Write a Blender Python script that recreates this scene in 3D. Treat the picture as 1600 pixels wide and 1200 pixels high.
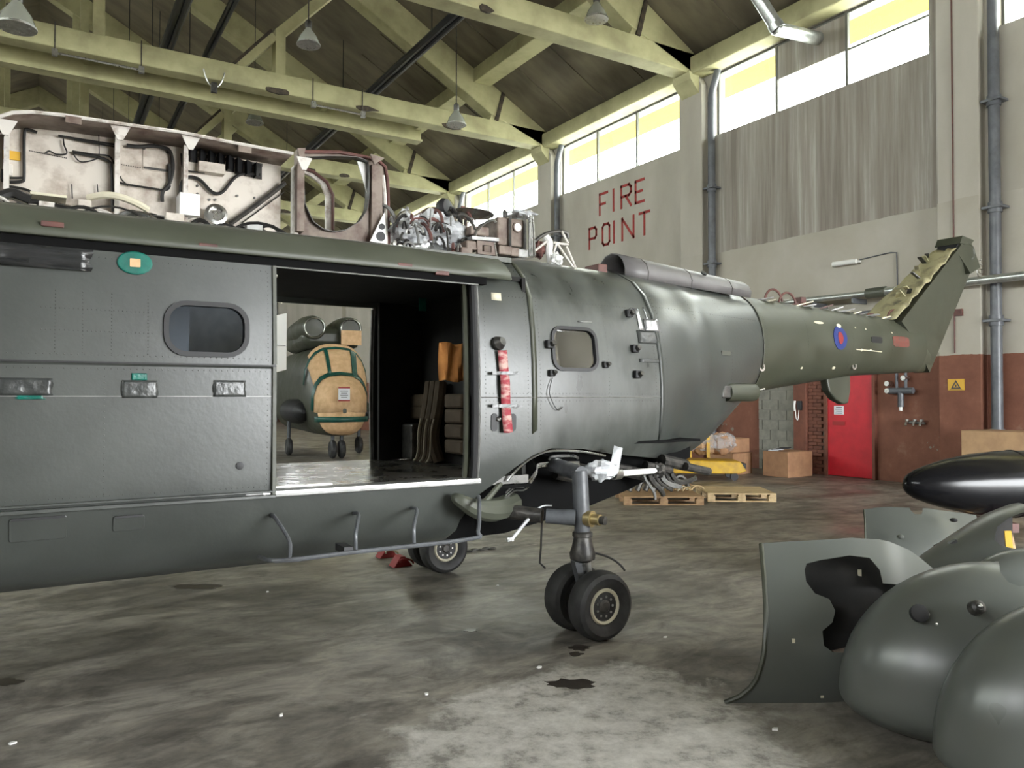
import bpy, bmesh, math, random
from mathutils import Vector, Matrix, noise
random.seed(7)
for o in list(bpy.data.objects): bpy.data.objects.remove(o)
scene = bpy.context.scene
COL = scene.collection
R = math.radians
# ------------------------------------------------------------------ camera
FPX, YAW, PIT, EYE = 1210.0, R(31.6), R(1.04), 1.62
cam = bpy.data.cameras.new('camera'); camo = bpy.data.objects.new('camera', cam); COL.objects.link(camo)
cam.sensor_width = 36; cam.lens = FPX/1600*36; cam.clip_end = 400
camo.location = (0, 0, EYE); camo.rotation_euler = (R(90)+PIT, 0, -YAW)
scene.camera = camo
# ------------------------------------------------------------------ sky, exposure
world = bpy.data.worlds.new('sky'); scene.world = world; world.use_nodes = True
bg = world.node_tree.nodes['Background']
bg.inputs[0].default_value = (0.95, 0.98, 1.0, 1); bg.inputs[1].default_value = 21.0
scene.view_settings.view_transform = 'Standard'; scene.view_settings.look = 'None'
scene.view_settings.gamma = 1; scene.view_settings.use_curve_mapping = False
scene.view_settings.exposure = 0.85
# light portals in the window and door openings (they only guide the sky light)
def portal(loc, rot, sx, sy):
    l = bpy.data.lights.new('opening_portal', 'AREA'); l.shape = 'RECTANGLE'; l.size = sx; l.size_y = sy
    l.cycles.is_portal = True
    o = bpy.data.objects.new('opening_portal', l); COL.objects.link(o); o.location = loc; o.rotation_euler = rot
BAY0, BAY = 7.55, 6.6                       # column centres along the window wall
WX = 14.2                                   # inner face of the window wall
for k in range(-2, 5):
    yc = BAY0+BAY*(k+.5)
    portal((WX+.5, yc, 8.88), (0, R(90), 0), 1.6, 5.3)
    portal((-WX-.5, yc, 8.88), (0, R(-90), 0), 1.6, 5.3)
portal((8.7, -9.6, 2.5), (R(90), 0, 0), 9, 5.0)

# ------------------------------------------------------------------ measuring helper
_v = Vector((math.sin(YAW)*math.cos(PIT), math.cos(YAW)*math.cos(PIT), math.sin(PIT)))
_r = Vector((math.cos(YAW), -math.sin(YAW), 0)); _u = _r.cross(_v)
def at(px, py, ax, val):
    """point of the photograph on the plane ax = val of the hangar"""
    d = _v+_r*((px-800)/FPX)+_u*((600-py)/FPX); i = 'xyz'.index(ax)
    t = (val-(0, 0, EYE)[i])/d[i]
    return Vector((0, 0, EYE))+d*t
# ------------------------------------------------------------------ mesh helpers
class MB:
    def __init__(s): s.v = []; s.f = []
    def add(s, vs, fs):
        n = len(s.v); s.v += [tuple(p) for p in vs]; s.f += [tuple(i+n for i in f) for f in fs]; return s
    def box(s, a, b):
        x0, y0, z0 = a; x1, y1, z1 = b
        return s.add([(x0,y0,z0),(x1,y0,z0),(x1,y1,z0),(x0,y1,z0),(x0,y0,z1),(x1,y0,z1),(x1,y1,z1),(x0,y1,z1)],
              [(0,3,2,1),(4,5,6,7),(0,1,5,4),(1,2,6,5),(2,3,7,6),(3,0,4,7)])
    def obox(s, c, ax, ay, az):
        c, ax, ay, az = map(Vector, (c, ax, ay, az)); vs = []
        for k in (-1, 1):
            for i, j in ((-1,-1),(1,-1),(1,1),(-1,1)): vs.append(c+ax*i+ay*j+az*k)
        return s.add(vs, [(0,3,2,1),(4,5,6,7),(0,1,5,4),(1,2,6,5),(2,3,7,6),(3,0,4,7)])
    def beam(s, p0, p1, w, h, up=(0,0,1)):
        p0, p1, up = Vector(p0), Vector(p1), Vector(up); d = (p1-p0); L = d.length; d.normalize()
        sd = d.cross(up).normalized(); u = sd.cross(d)
        return s.obox((p0+p1)/2, d*L/2, sd*w/2, u*h/2)
    def loft(s, rings, closed=True, caps=True):
        n = len(rings[0]); vs = [p for r in rings for p in r]; fs = []
        for i in range(len(rings)-1):
            for j in range(n if closed else n-1):
                k = (j+1) % n; fs.append((i*n+j, i*n+k, (i+1)*n+k, (i+1)*n+j))
        if caps and closed:
            fs.append(tuple(range(n-1, -1, -1))); fs.append(tuple((len(rings)-1)*n+j for j in range(n)))
        return s.add(vs, fs)
    def tube(s, pts, r, n=8, caps=True):
        pts = [Vector(p) for p in pts]; rs = r if isinstance(r, (list, tuple)) else [r]*len(pts); rings = []
        prev = None
        for i, p in enumerate(pts):
            t = (pts[min(i+1, len(pts)-1)]-pts[max(i-1, 0)]).normalized()
            if prev is None:
                a = Vector((0,0,1)) if abs(t.z) < .9 else Vector((1,0,0)); b = t.cross(a).normalized()
            else: b = (prev-t*prev.dot(t)).normalized()
            prev = b; c = t.cross(b)
            rings.append([p+(b*math.cos(2*math.pi*k/n)+c*math.sin(2*math.pi*k/n))*rs[i] for k in range(n)])
        return s.loft(rings, True, caps)
    def cyl(s, p0, p1, r0, r1=None, n=14): return s.tube([p0, p1], [r0, r0 if r1 is None else r1], n)
    def lathe(s, o, axis, prof, n=24):
        o, axis = Vector(o), Vector(axis).normalized()
        a = Vector((0,0,1)) if abs(axis.z) < .9 else Vector((1,0,0)); b = axis.cross(a).normalized(); c = axis.cross(b)
        return s.loft([[o+axis*h+(b*math.cos(2*math.pi*k/n)+c*math.sin(2*math.pi*k/n))*r for k in range(n)] for r, h in prof], True, True)
    def prism(s, poly, fn, d0, d1):
        n = len(poly); vs = [fn(a, b, d0) for a, b in poly]+[fn(a, b, d1) for a, b in poly]
        fs = [tuple(range(n-1, -1, -1)), tuple(range(n, 2*n))]+[(i, (i+1) % n, n+(i+1) % n, n+i) for i in range(n)]
        return s.add(vs, fs)
    def ring(s, outer, inner, fn, d0, d1):
        n = len(outer); vs = [fn(a, b, d0) for a, b in outer]+[fn(a, b, d0) for a, b in inner]+[fn(a, b, d1) for a, b in outer]+[fn(a, b, d1) for a, b in inner]
        fs = []
        for i in range(n):
            j = (i+1) % n
            fs += [(i, n+i, n+j, j), (2*n+i, 2*n+j, 3*n+j, 3*n+i), (i, j, 2*n+j, 2*n+i), (n+i, 3*n+i, 3*n+j, n+j)]
        return s.add(vs, fs)
    def sheet(s, rows): return s.loft(rows, False, False)
    def ball(s, c, rx, ry=None, rz=None, n=16, m=10):
        ry = rx if ry is None else ry; rz = rx if rz is None else rz
        return s.loft([[(c[0]+rx*math.sin(t)*math.cos(2*math.pi*k/n), c[1]+ry*math.sin(t)*math.sin(2*math.pi*k/n), c[2]+rz*math.cos(t)) for k in range(n)]
                       for t in [math.pi*(.02+.96*i/m) for i in range(m+1)]], True, True)
    def mesh(s, name, off):
        me = bpy.data.meshes.new(name)
        me.from_pydata([(p[0]-off[0], p[1]-off[1], p[2]-off[2]) for p in s.v], [], s.f)
        bm = bmesh.new(); bm.from_mesh(me); bmesh.ops.recalc_face_normals(bm, faces=bm.faces); bm.to_mesh(me); bm.free()
        return me
    def build(s, name, mat, parent=None, smooth=35, solid=0, soff=-1, bevel=0, subd=0, loc=None, **tags):
        off = Vector((0,0,0))
        if parent is not None:
            p = parent
            while p is not None: off = off+p.location; p = p.parent
        elif loc is not None: off = Vector(loc)
        me = s.mesh(name, off); me.materials.append(mat)
        if smooth:
            for p in me.polygons: p.use_smooth = True
            me.set_sharp_from_angle(angle=R(smooth))
        o = bpy.data.objects.new(name, me); COL.objects.link(o)
        if parent is not None: o.parent = parent
        elif loc is not None: o.location = loc
        if subd: m = o.modifiers.new('s', 'SUBSURF'); m.levels = m.render_levels = subd
        if solid: m = o.modifiers.new('t', 'SOLIDIFY'); m.thickness = solid; m.offset = soff
        if bevel: m = o.modifiers.new('b', 'BEVEL'); m.width = bevel; m.segments = 2; m.limit_method = 'ANGLE'
        for k, val in tags.items(): o[k] = val
        return o
def cut(o, cutters):
    """subtract cutter meshes for good"""
    tmp = []
    for c in cutters:
        t = c.build('cutter', o.data.materials[0], smooth=0); tmp.append(t)
        m = o.modifiers.new('c', 'BOOLEAN'); m.operation = 'DIFFERENCE'; m.solver = 'EXACT'; m.object = t
    bpy.context.view_layer.update()
    dg = bpy.context.evaluated_depsgraph_get(); me = bpy.data.meshes.new_from_object(o.evaluated_get(dg))
    o.modifiers.clear(); o.data = me
    for p in me.polygons: p.use_smooth = True
    me.set_sharp_from_angle(angle=R(30))
    for t in tmp: bpy.data.objects.remove(t)
def thing(name, label, cat, loc, group=None, rz=0):
    o = bpy.data.objects.new(name, None); COL.objects.link(o); o.location = loc; o.rotation_euler.z = rz
    o.empty_display_size = .1; o['label'] = label; o['category'] = cat
    if group: o['group'] = group
    return o
def dup(root, loc, label, rz=None):
    r = root.copy(); COL.objects.link(r); r.location = loc; r['label'] = label
    if rz is not None: r.rotation_euler.z = rz
    for ch in list(root.children):
        c = ch.copy(); COL.objects.link(c); c.parent = r
        for g in list(ch.children):
            d = g.copy(); COL.objects.link(d); d.parent = c
    return r
def bez(p0, p1, p2, p3, n=10):
    p0, p1, p2, p3 = map(Vector, (p0, p1, p2, p3)); return [p0*(1-t)**3+p1*3*t*(1-t)**2+p2*3*t*t*(1-t)+p3*t**3 for t in [i/n for i in range(n+1)]]
def smoothline(pts, k=4):
    pts = [Vector(p) for p in pts]; out = []
    for i in range(len(pts)-1):
        a, b, c, d = pts[max(i-1,0)], pts[i], pts[i+1], pts[min(i+2,len(pts)-1)]
        for j in range(k):
            t = j/k; out.append(.5*((2*b)+(c-a)*t+(2*a-5*b+4*c-d)*t*t+(3*b-a-3*c+d)*t**3))
    return out+[pts[-1]]
def rrect(x0, z0, x1, z1, r, n=5):
    out = []
    for cx, cz, a0 in ((x1-r, z0+r, -90), (x1-r, z1-r, 0), (x0+r, z1-r, 90), (x0+r, z0+r, 180)):
        for i in range(n+1): a = R(a0+90*i/n); out.append((cx+r*math.cos(a), cz+r*math.sin(a)))
    return out
XZ = lambda a, b, d: (a, d, b)       # polygon in x,z pushed along y
YZ = lambda a, b, d: (d, a, b)       # polygon in y,z pushed along x
# ------------------------------------------------------------------ materials
def srgb(r, g, b): return tuple(((c/255+.055)/1.055)**2.4 if c > 10 else c/255/12.92 for c in (r, g, b))+(1,)
def mat(name, col, rough=.6, metal=0., col2=None, scale=4., detail=6., lo=.4, hi=.65, bump=0., bscale=None, rvar=0., spec=.5, stretch=(1,1,1), trans=0, alpha=1, coat=0):
    m = bpy.data.materials.new(name); m.use_nodes = True; nt = m.node_tree; N = nt.nodes; L = nt.links
    b = N['Principled BSDF']; b.inputs['Base Color'].default_value = col; b.inputs['Roughness'].default_value = rough; b.inputs['Metallic'].default_value = metal
    b.inputs['Specular IOR Level'].default_value = spec; b.inputs['Transmission Weight'].default_value = trans; b.inputs['Alpha'].default_value = alpha; b.inputs['Coat Weight'].default_value = coat
    if col2 or bump or rvar:
        tc = N.new('ShaderNodeTexCoord'); mp = N.new('ShaderNodeMapping'); mp.inputs['Scale'].default_value = stretch; L.new(tc.outputs['Object'], mp.inputs[0])
        n = N.new('ShaderNodeTexNoise'); n.inputs['Scale'].default_value = scale; n.inputs['Detail'].default_value = detail; n.inputs['Roughness'].default_value = .6; L.new(mp.outputs[0], n.inputs['Vector'])
        r = N.new('ShaderNodeValToRGB'); r.color_ramp.elements[0].position = lo; r.color_ramp.elements[1].position = hi; L.new(n.outputs['Fac'], r.inputs[0])
        r.color_ramp.elements[0].color = col; r.color_ramp.elements[1].color = col2 or col
        if col2: L.new(r.outputs[0], b.inputs['Base Color'])
        if rvar:
            mr = N.new('ShaderNodeMapRange'); mr.inputs[3].default_value = rough-rvar; mr.inputs[4].default_value = rough+rvar; mr.inputs[1].default_value = .3; mr.inputs[2].default_value = .7
            L.new(n.outputs['Fac'], mr.inputs[0]); L.new(mr.outputs[0], b.inputs['Roughness'])
        if bump:
            n2 = n
            if bscale: n2 = N.new('ShaderNodeTexNoise'); n2.inputs['Scale'].default_value = bscale; n2.inputs['Detail'].default_value = 5; L.new(mp.outputs[0], n2.inputs['Vector'])
            bp = N.new('ShaderNodeBump'); bp.inputs['Strength'].default_value = bump; bp.inputs['Distance'].default_value = .02; L.new(n2.outputs['Fac'], bp.inputs['Height']); L.new(bp.outputs[0], b.inputs['Normal'])
    return m
M = {}
M['skin'] = mat('olive_grey_paint', (.040,.044,.040,1), .34, 0, (.066,.072,.065,1), 1.6, 6, .28, .75, bump=.04, bscale=40, rvar=.05)
M['skin_boom'] = mat('dark_olive_paint', (.040,.044,.029,1), .45, 0, (.058,.062,.042,1), 3, 8, .35, .7, rvar=.1)
M['skin_aft'] = mat('stained_olive_paint', (.028,.031,.027,1), .36, 0, (.075,.081,.073,1), 2.6, 11, .28, .62, rvar=.12, stretch=(1.6,1.6,.6))
M['fairing'] = mat('lit_olive_fairing_paint', (.062,.068,.05,1), .45, 0, (.088,.094,.07,1), 3, 8, .35, .7, rvar=.1)  # olive lightened: window light on the sloped fairing put into the colour
M['cowl'] = mat('grey_green_cowling_paint', (.085,.092,.081,1), .30, 0, (.105,.112,.101,1), 1.3, 3, .2, .8, rvar=.03)
M['cover'] = mat('grey_shaft_cover_paint', (.11,.105,.105,1), .42, 0, (.16,.152,.15,1), 4, 8, .3, .7)
M['bayblack'] = mat('unlit_bay_black', (.007,.007,.007,1), .95, spec=.1)  # shade of the wheel bay and rail gap put into the colour
M['black'] = mat('black_rubber', (.012,.012,.013,1), .55)
M['blackgloss'] = mat('glossy_black_paint', (.007,.007,.008,1), .2, spec=.3)
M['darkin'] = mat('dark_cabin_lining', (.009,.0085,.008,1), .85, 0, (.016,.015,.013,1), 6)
M['brownquilt'] = mat('brown_quilted_lining', (.085,.06,.034,1), .8, 0, (.12,.085,.05,1), 8, bump=.2)
M['cabfloor'] = mat('worn_cabin_floor', (.06,.058,.05,1), .3, 0, (.14,.13,.11,1), 5, bump=.1, rvar=.15)
M['alu'] = mat('bare_aluminium', (.62,.62,.6,1), .32, 1, (.45,.45,.43,1), 12, rvar=.1)
M['dullmetal'] = mat('dull_grey_metal', (.28,.28,.27,1), .5, .6, (.18,.18,.17,1), 10)
M['darkmetal'] = mat('dark_oily_metal', (.035,.034,.032,1), .4, .4, (.09,.085,.075,1), 14, bump=.3)
M['gear'] = mat('grey_gear_paint', (.10,.107,.115,1), .42, 0, (.06,.063,.067,1), 8, rvar=.1)
M['brass'] = mat('brass_fitting', (.45,.36,.18,1), .35, .8)
M['tyre'] = mat('worn_tyre_rubber', (.018,.018,.018,1), .6, 0, (.04,.04,.038,1), 9, bump=.1)
M['whitepanel'] = mat('dirty_white_bay_paint', (.60,.55,.48,1), .55, 0, (.27,.21,.16,1), 5.5, 13, .46, .72, bump=.06)
M['frame'] = mat('primed_bay_frame', (.22,.175,.14,1), .6, 0, (.10,.06,.045,1), 7, 10, .42, .66)
M['framewhite'] = mat('chipped_white_frame', (.60,.57,.52,1), .55, 0, (.22,.16,.12,1), 9, 10, .52, .7)
M['redbrown'] = mat('red_brown_primer', (.13,.05,.04,1), .6, 0, (.08,.035,.03,1), 9)
M['cable'] = mat('black_cable', (.015,.014,.013,1), .5)
M['plastic'] = mat('crumpled_clear_plastic', (.78,.80,.82,1), .16, 0, (.6,.62,.64,1), 6, bump=.6, bscale=22, alpha=.8)
M['wrapfilm'] = mat('clear_wrap_film', (.7,.72,.74,1), .15, 0, (.55,.57,.6,1), 6, bump=.6, bscale=22, alpha=.35)
M['silverfoil'] = mat('silver_tape', (.5,.51,.52,1), .25, .7, (.3,.31,.32,1), 12, bump=.3)
M['blacktape'] = mat('black_plastic_tape', (.02,.021,.021,1), .2, 0, (.035,.036,.036,1), 7, bump=.5, bscale=9, stretch=(.4,1,3))
M['darktape'] = mat('grey_black_tape', (.032,.035,.034,1), .28, 0, (.06,.064,.06,1), 9, bump=.4, bscale=14)
M['greentape'] = mat('green_masking_tape', (.0,.10,.075,1), .35, 0, (.0,.15,.11,1), 9, bump=.2)
M['dkgreentape'] = mat('dark_green_tape', (.005,.06,.045,1), .4, 0, (.008,.09,.065,1), 9, bump=.2)
M['paper'] = mat('tan_masking_paper', (.56,.36,.19,1), .8, 0, (.68,.46,.26,1), 7, bump=.5, bscale=9)
M['orange'] = mat('orange_cloth', (.55,.24,.06,1), .8, 0, (.42,.17,.04,1), 6, bump=.4, bscale=12)
M['notice'] = mat('white_notice_paper', (.72,.74,.78,1), .6)
M['ink'] = mat('dark_print', (.05,.05,.06,1), .6)
M['redprint'] = mat('red_print', (.30,.02,.02,1), .6)
M['streamer'] = mat('red_white_streamer', (.30,.03,.045,1), .7, 0, (.50,.34,.30,1), 9, 5, .46, .6, bump=.2, stretch=(1,1,2.4))
M['green_paint'] = mat('roundel_blue_paint', (.015,.03,.16,1), .5)
M['red_paint'] = mat('marking_red_paint', (.24,.02,.02,1), .5)
M['fadedred'] = mat('faded_red_paint', (.17,.045,.035,1), .5, 0, (.10,.06,.045,1), 30, 4, .45, .65)
M['cream'] = mat('cream_sealant', (.62,.58,.44,1), .6)
M['zinc'] = mat('pale_zinc_primer', (.36,.33,.19,1), .6, 0, (.10,.09,.06,1), 6, 10, .48, .7, bump=.4)
# hangar
M['truss'] = mat('cream_green_painted_concrete', (.45,.43,.24,1), .8, 0, (.30,.28,.155,1), 1.4, 10, .42, .72, bump=.08, bscale=20)
M['spall_shade'] = mat('dark_spall_and_shade', (.035,.028,.02,1), .9, 0, (.08,.06,.04,1), 8)  # spalled concrete, also the shade painted along the gusset edges
M['roof'] = mat('stained_brown_roof', (.19,.165,.11,1), .9, 0, (.10,.085,.058,1), .7, 10, .4, .68, stretch=(.5,1.6,1))
M['pipe'] = mat('grey_painted_pipe', (.11,.117,.13,1), .4, 0, (.07,.075,.085,1), 4)
M['galv'] = mat('galvanised_steel', (.55,.57,.55,1), .3, .8, (.40,.42,.41,1), 9)
M['darkpipe'] = mat('black_heater_tube', (.02,.021,.024,1), .35)
M['glassclear'] = None
M['lampglass'] = mat('lamp_reflector_glass', (.55,.57,.5,1), .12, .5, alpha=.85)
M['doorred'] = mat('red_door_paint', (.52,.012,.025,1), .4, 0, (.42,.01,.02,1), 4)
M['cardboard'] = mat('brown_cardboard', (.36,.20,.105,1), .8, 0, (.28,.15,.08,1), 5)
M['cardboard2'] = mat('pale_cardboard', (.44,.28,.15,1), .8, 0, (.36,.22,.12,1), 5)
M['wood'] = mat('pale_pallet_wood', (.58,.44,.25,1), .7, 0, (.42,.30,.16,1), 3, 8, .4, .65, stretch=(1,7,7))
M['wood2'] = mat('brown_pallet_wood', (.42,.27,.14,1), .7, 0, (.28,.17,.09,1), 3, 8, .4, .65, stretch=(1,7,7))
M['yellow'] = mat('yellow_truck_paint', (.55,.33,.01,1), .45, 0, (.38,.22,.015,1), 6)
M['yellowsign'] = mat('yellow_sign', (.62,.36,.03,1), .5)
M['whitepl'] = mat('white_plastic', (.78,.78,.75,1), .4)
M['lettering'] = mat('red_wall_paint', (.34,.035,.03,1), .75, 0, (.24,.03,.025,1), 12)
M['block'] = mat('bare_grey_block', (.24,.235,.2,1), .9, 0, (.18,.175,.15,1), 6, bump=.2)
M['mortar'] = mat('grey_mortar', (.20,.195,.17,1), .95)
M['brick'] = mat('painted_brown_brick', (.17,.06,.035,1), .7, 0, (.12,.042,.026,1), 6)
M['farwall_dark'] = mat('darkened_far_wall', (.07,.07,.066,1), .7, 0, (.10,.10,.095,1), 1.5)  # far wall darkened in colour to cut bounce light and dim the roof
M['steel'] = mat('window_steel_paint', (.12,.12,.10,1), .6)
M['soffit'] = mat('yellow_eaves_board', (.25,.20,.012,1), .8, 0, (.20,.16,.01,1), 3)
M['tarmac'] = mat('outside_concrete', (.42,.41,.38,1), .9)
M['oil'] = mat('dark_oil_stain', (.04,.032,.026,1), .3)
def glassmat(name, tint, mixf):
    m = bpy.data.materials.new(name); m.use_nodes = True; nt = m.node_tree; N = nt.nodes; L = nt.links; N.remove(N['Principled BSDF'])
    t = N.new('ShaderNodeBsdfTransparent'); t.inputs[0].default_value = tint; g = N.new('ShaderNodeBsdfGlossy'); g.inputs['Roughness'].default_value = .03
    lw = N.new('ShaderNodeLayerWeight'); lw.inputs[0].default_value = .5
    pw = N.new('ShaderNodeMath'); pw.operation = 'POWER'; pw.inputs[1].default_value = 5; L.new(lw.outputs['Facing'], pw.inputs[0])
    ad = N.new('ShaderNodeMath'); ad.operation = 'MULTIPLY_ADD'; ad.inputs[1].default_value = .7; ad.inputs[2].default_value = .03+mixf
    mx = N.new('ShaderNodeMixShader'); L.new(pw.outputs[0], ad.inputs[0]); L.new(ad.outputs[0], mx.inputs[0]); L.new(t.outputs[0], mx.inputs[1]); L.new(g.outputs[0], mx.inputs[2]); L.new(mx.outputs[0], N['Material Output'].inputs[0])
    return m
M['pane'] = glassmat('window_glass', (.93,.95,.92,1), 0)
M['hazyacrylic'] = glassmat('hazy_window_acrylic', (.5,.54,.6,1), .3)
M['acrylic'] = glassmat('cabin_window_acrylic', (.62,.66,.72,1), .0)
# wall paint: brown dado, cream band, greyer streaked render above
def wallmat():
    m = bpy.data.materials.new('stained_wall_paint'); m.use_nodes = True; nt = m.node_tree; N = nt.nodes; L = nt.links; b = N['Principled BSDF']; b.inputs['Roughness'].default_value = .75
    geo = N.new('ShaderNodeNewGeometry'); sep = N.new('ShaderNodeSeparateXYZ'); L.new(geo.outputs['Position'], sep.inputs[0])
    def noi(sc, st, det=6, rough=.6):
        mp = N.new('ShaderNodeMapping'); mp.inputs['Scale'].default_value = st; L.new(geo.outputs['Position'], mp.inputs[0])
        n = N.new('ShaderNodeTexNoise'); n.inputs['Scale'].default_value = sc; n.inputs['Detail'].default_value = det; n.inputs['Roughness'].default_value = rough; L.new(mp.outputs[0], n.inputs[0]); return n.outputs[0]
    def ramp(src, stops):
        r = N.new('ShaderNodeValToRGB'); e = r.color_ramp.elements
        e[0].position, e[0].color = stops[0]; e[1].position, e[1].color = stops[1]
        for p, c in stops[2:]: q = e.new(p); q.color = c
        L.new(src, r.inputs[0]); return r.outputs[0]
    def mix(f, a, c):
        x = N.new('ShaderNodeMix'); x.data_type = 'RGBA'; L.new(f, x.inputs[0]); L.new(a, x.inputs[6]); L.new(c, x.inputs[7]); return x.outputs[2]
    def math_(op, a, b2, clamp=False):
        x = N.new('ShaderNodeMath'); x.operation = op; x.use_clamp = clamp
        for i, q in enumerate((a, b2)):
            if isinstance(q, (int, float)): x.inputs[i].default_value = q
            else: L.new(q, x.inputs[i])
        return x.outputs[0]
    cream = ramp(noi(.9, (1,1,1), 9), [(.35, (.38,.352,.29,1)), (.7, (.44,.416,.36,1))])
    streak = ramp(noi(1.0, (1,3.2,.13), 9, .7), [(.40, (.20,.175,.145,1)), (.56, (.31,.285,.245,1)), (.64, (.42,.40,.36,1)), (.72, (.24,.215,.185,1))])
    upper = ramp(noi(.7, (1,1,.4), 8), [(.35, (.36,.335,.28,1)), (.7, (.46,.435,.375,1))])
    brown = ramp(noi(2.2, (1,1,1), 10, .7), [(.35, (.15,.055,.032,1)), (.6, (.20,.080,.048,1)), (.78, (.27,.16,.11,1))])
    zz = math_('ADD', sep.outputs[2], math_('MULTIPLY', noi(3, (1,1,1)), .06))
    inb = math_('MULTIPLY', math_('GREATER_THAN', sep.outputs[1], 7.9), math_('LESS_THAN', sep.outputs[1], 13.35))
    hi = math_('GREATER_THAN', zz, 5.2)
    col = mix(hi, cream, upper)
    col = mix(math_('MULTIPLY', hi, inb), col, streak)
    col = mix(math_('LESS_THAN', zz, 2.42), col, brown)
    # scuffed bare render near the floor
    low = math_('MULTIPLY', math_('LESS_THAN', sep.outputs[2], 1.0), math_('GREATER_THAN', noi(1.3, (1,1,1), 8), .64))
    g = N.new('ShaderNodeRGB'); g.outputs[0].default_value = (.22,.20,.16,1)
    col = mix(low, col, g.outputs[0])
    L.new(col, b.inputs['Base Color'])
    bp = N.new('ShaderNodeBump'); bp.inputs['Strength'].default_value = .15; bp.inputs['Distance'].default_value = .02; L.new(noi(14, (1,1,1)), bp.inputs['Height']); L.new(bp.outputs[0], b.inputs['Normal'])
    return m
M['wall'] = wallmat()
def floormat():
    m = bpy.data.materials.new('worn_concrete_floor'); m.use_nodes = True; nt = m.node_tree; N = nt.nodes; L = nt.links; b = N['Principled BSDF']
    geo = N.new('ShaderNodeNewGeometry')
    def noi(sc, st=(1,1,1), det=10, rough=.62, dist=0):
        mp = N.new('ShaderNodeMapping'); mp.inputs['Scale'].default_value = st; mp.inputs['Rotation'].default_value = (0,0,.5); L.new(geo.outputs['Position'], mp.inputs[0])
        n = N.new('ShaderNodeTexNoise'); n.inputs['Scale'].default_value = sc; n.inputs['Detail'].default_value = det; n.inputs['Roughness'].default_value = rough; n.inputs['Distortion'].default_value = dist; L.new(mp.outputs[0], n.inputs[0]); return n.outputs[0]
    def ramp(src, stops):
        r = N.new('ShaderNodeValToRGB'); e = r.color_ramp.elements; e[0].position, e[0].color = stops[0]; e[1].position, e[1].color = stops[1]
        for p, c in stops[2:]: q = e.new(p); q.color = c
        L.new(src, r.inputs[0]); return r.outputs[0]
    def mix(f, a, c, mode='MIX'):
        x = N.new('ShaderNodeMix'); x.data_type = 'RGBA'; x.blend_type = mode
        if isinstance(f, float): x.inputs[0].default_value = f
        else: L.new(f, x.inputs[0])
        L.new(a, x.inputs[6]); L.new(c, x.inputs[7]); return x.outputs[2]
    base = ramp(noi(.75, (1,2.0,1), 13, .66, 1.1), [(.34, (.088,.079,.067,1)), (.46, (.175,.16,.138,1)), (.57, (.285,.264,.23,1)), (.68, (.148,.134,.115,1))])
    fine = ramp(noi(3.2, (1,1.8,1), 12, .7, .5), [(.36, (.4,.39,.38,1)), (.5, (.9,.9,.89,1)), (.66, (1.35,1.33,1.28,1))])
    col = mix(.8, base, fine, 'MULTIPLY')
    # worn pale patch in front of the wheels
    vm = N.new('ShaderNodeVectorMath'); vm.operation = 'DISTANCE'; vm.inputs[1].default_value = (2.25, 2.95, 0); L.new(geo.outputs['Position'], vm.inputs[0])
    ad = N.new('ShaderNodeMath'); ad.operation = 'MULTIPLY_ADD'; ad.inputs[1].default_value = 1.9; L.new(noi(1.7, (1,1,1), 12, .7, .4), ad.inputs[0]); L.new(vm.outputs['Value'], ad.inputs[2])
    pf = ramp(ad.outputs[0], [(0.0, (1,1,1,1)), (1.0, (0,0,0,1))])
    mr = N.new('ShaderNodeMapRange'); mr.inputs[1].default_value = 1.75; mr.inputs[2].default_value = 1.98; mr.inputs[3].default_value = 1; mr.inputs[4].default_value = 0; L.new(ad.outputs[0], mr.inputs[0])
    pale = ramp(noi(5, (1,1,1), 12, .75), [(.38, (.20,.187,.165,1)), (.47, (.40,.382,.345,1)), (.66, (.60,.58,.535,1))])
    col = mix(mr.outputs[0], col, pale)
    L.new(col, b.inputs['Base Color'])
    rr = ramp(noi(.9, det=8), [(.35, (.3,.3,.3,1)), (.65, (.6,.6,.6,1))]); L.new(rr, b.inputs['Roughness'])
    bp = N.new('ShaderNodeBump'); bp.inputs['Strength'].default_value = .2; bp.inputs['Distance'].default_value = .01; L.new(noi(9), bp.inputs['Height']); L.new(bp.outputs[0], b.inputs['Normal'])
    return m
M['floor'] = floormat()

# ================================================================== THE HANGAR
ST = dict(kind='structure')
FY, BY = 53.9, -9.5                          # far and back ends
floor = MB().box((-WX-.3, BY-.3, -.3), (WX+.3, FY+.3, 0)).build('floor', M['floor'], smooth=0, **ST)
MB().box((-120, -120, -.4), (120, 160, -.31)).build('ground_outside', M['tarmac'], smooth=0, label='pale concrete apron outside the hangar', category='ground', **ST)
# flat oil stains on the floor
def stain(px, py, rx, ry, seed):
    c = at(px, py, 'z', 0); rnd = random.Random(seed); pts = []
    for i in range(22):
        a = 2*math.pi*i/22; k = .7+.5*rnd.random(); pts.append(c+_r*(rx*k*math.cos(a))+Vector((_v.x, _v.y, 0)).normalized()*(ry*k*math.sin(a)))
    m = MB(); m.v = [(p.x, p.y, .002) for p in pts]+[(p.x, p.y, .0) for p in pts]; n = 22
    m.f = [tuple(range(n))]+[(i, (i+1) % n, n+(i+1) % n, n+i) for i in range(n)]
    m.build('oil_stain', M['oil'], floor, smooth=0)
for a in ((905,1012,.07,.06,1),(900,1022,.045,.04,2),(895,1068,.14,.08,3),(305,917,.22,.10,5),(10,1066,.09,.06,6),(735,985,.05,.04,7)): stain(*a)
SILL, HEAD, TOP = 8.08, 9.66, 10.15
COLS = [BAY0+BAY*k for k in range(-2, 8)]
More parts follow.
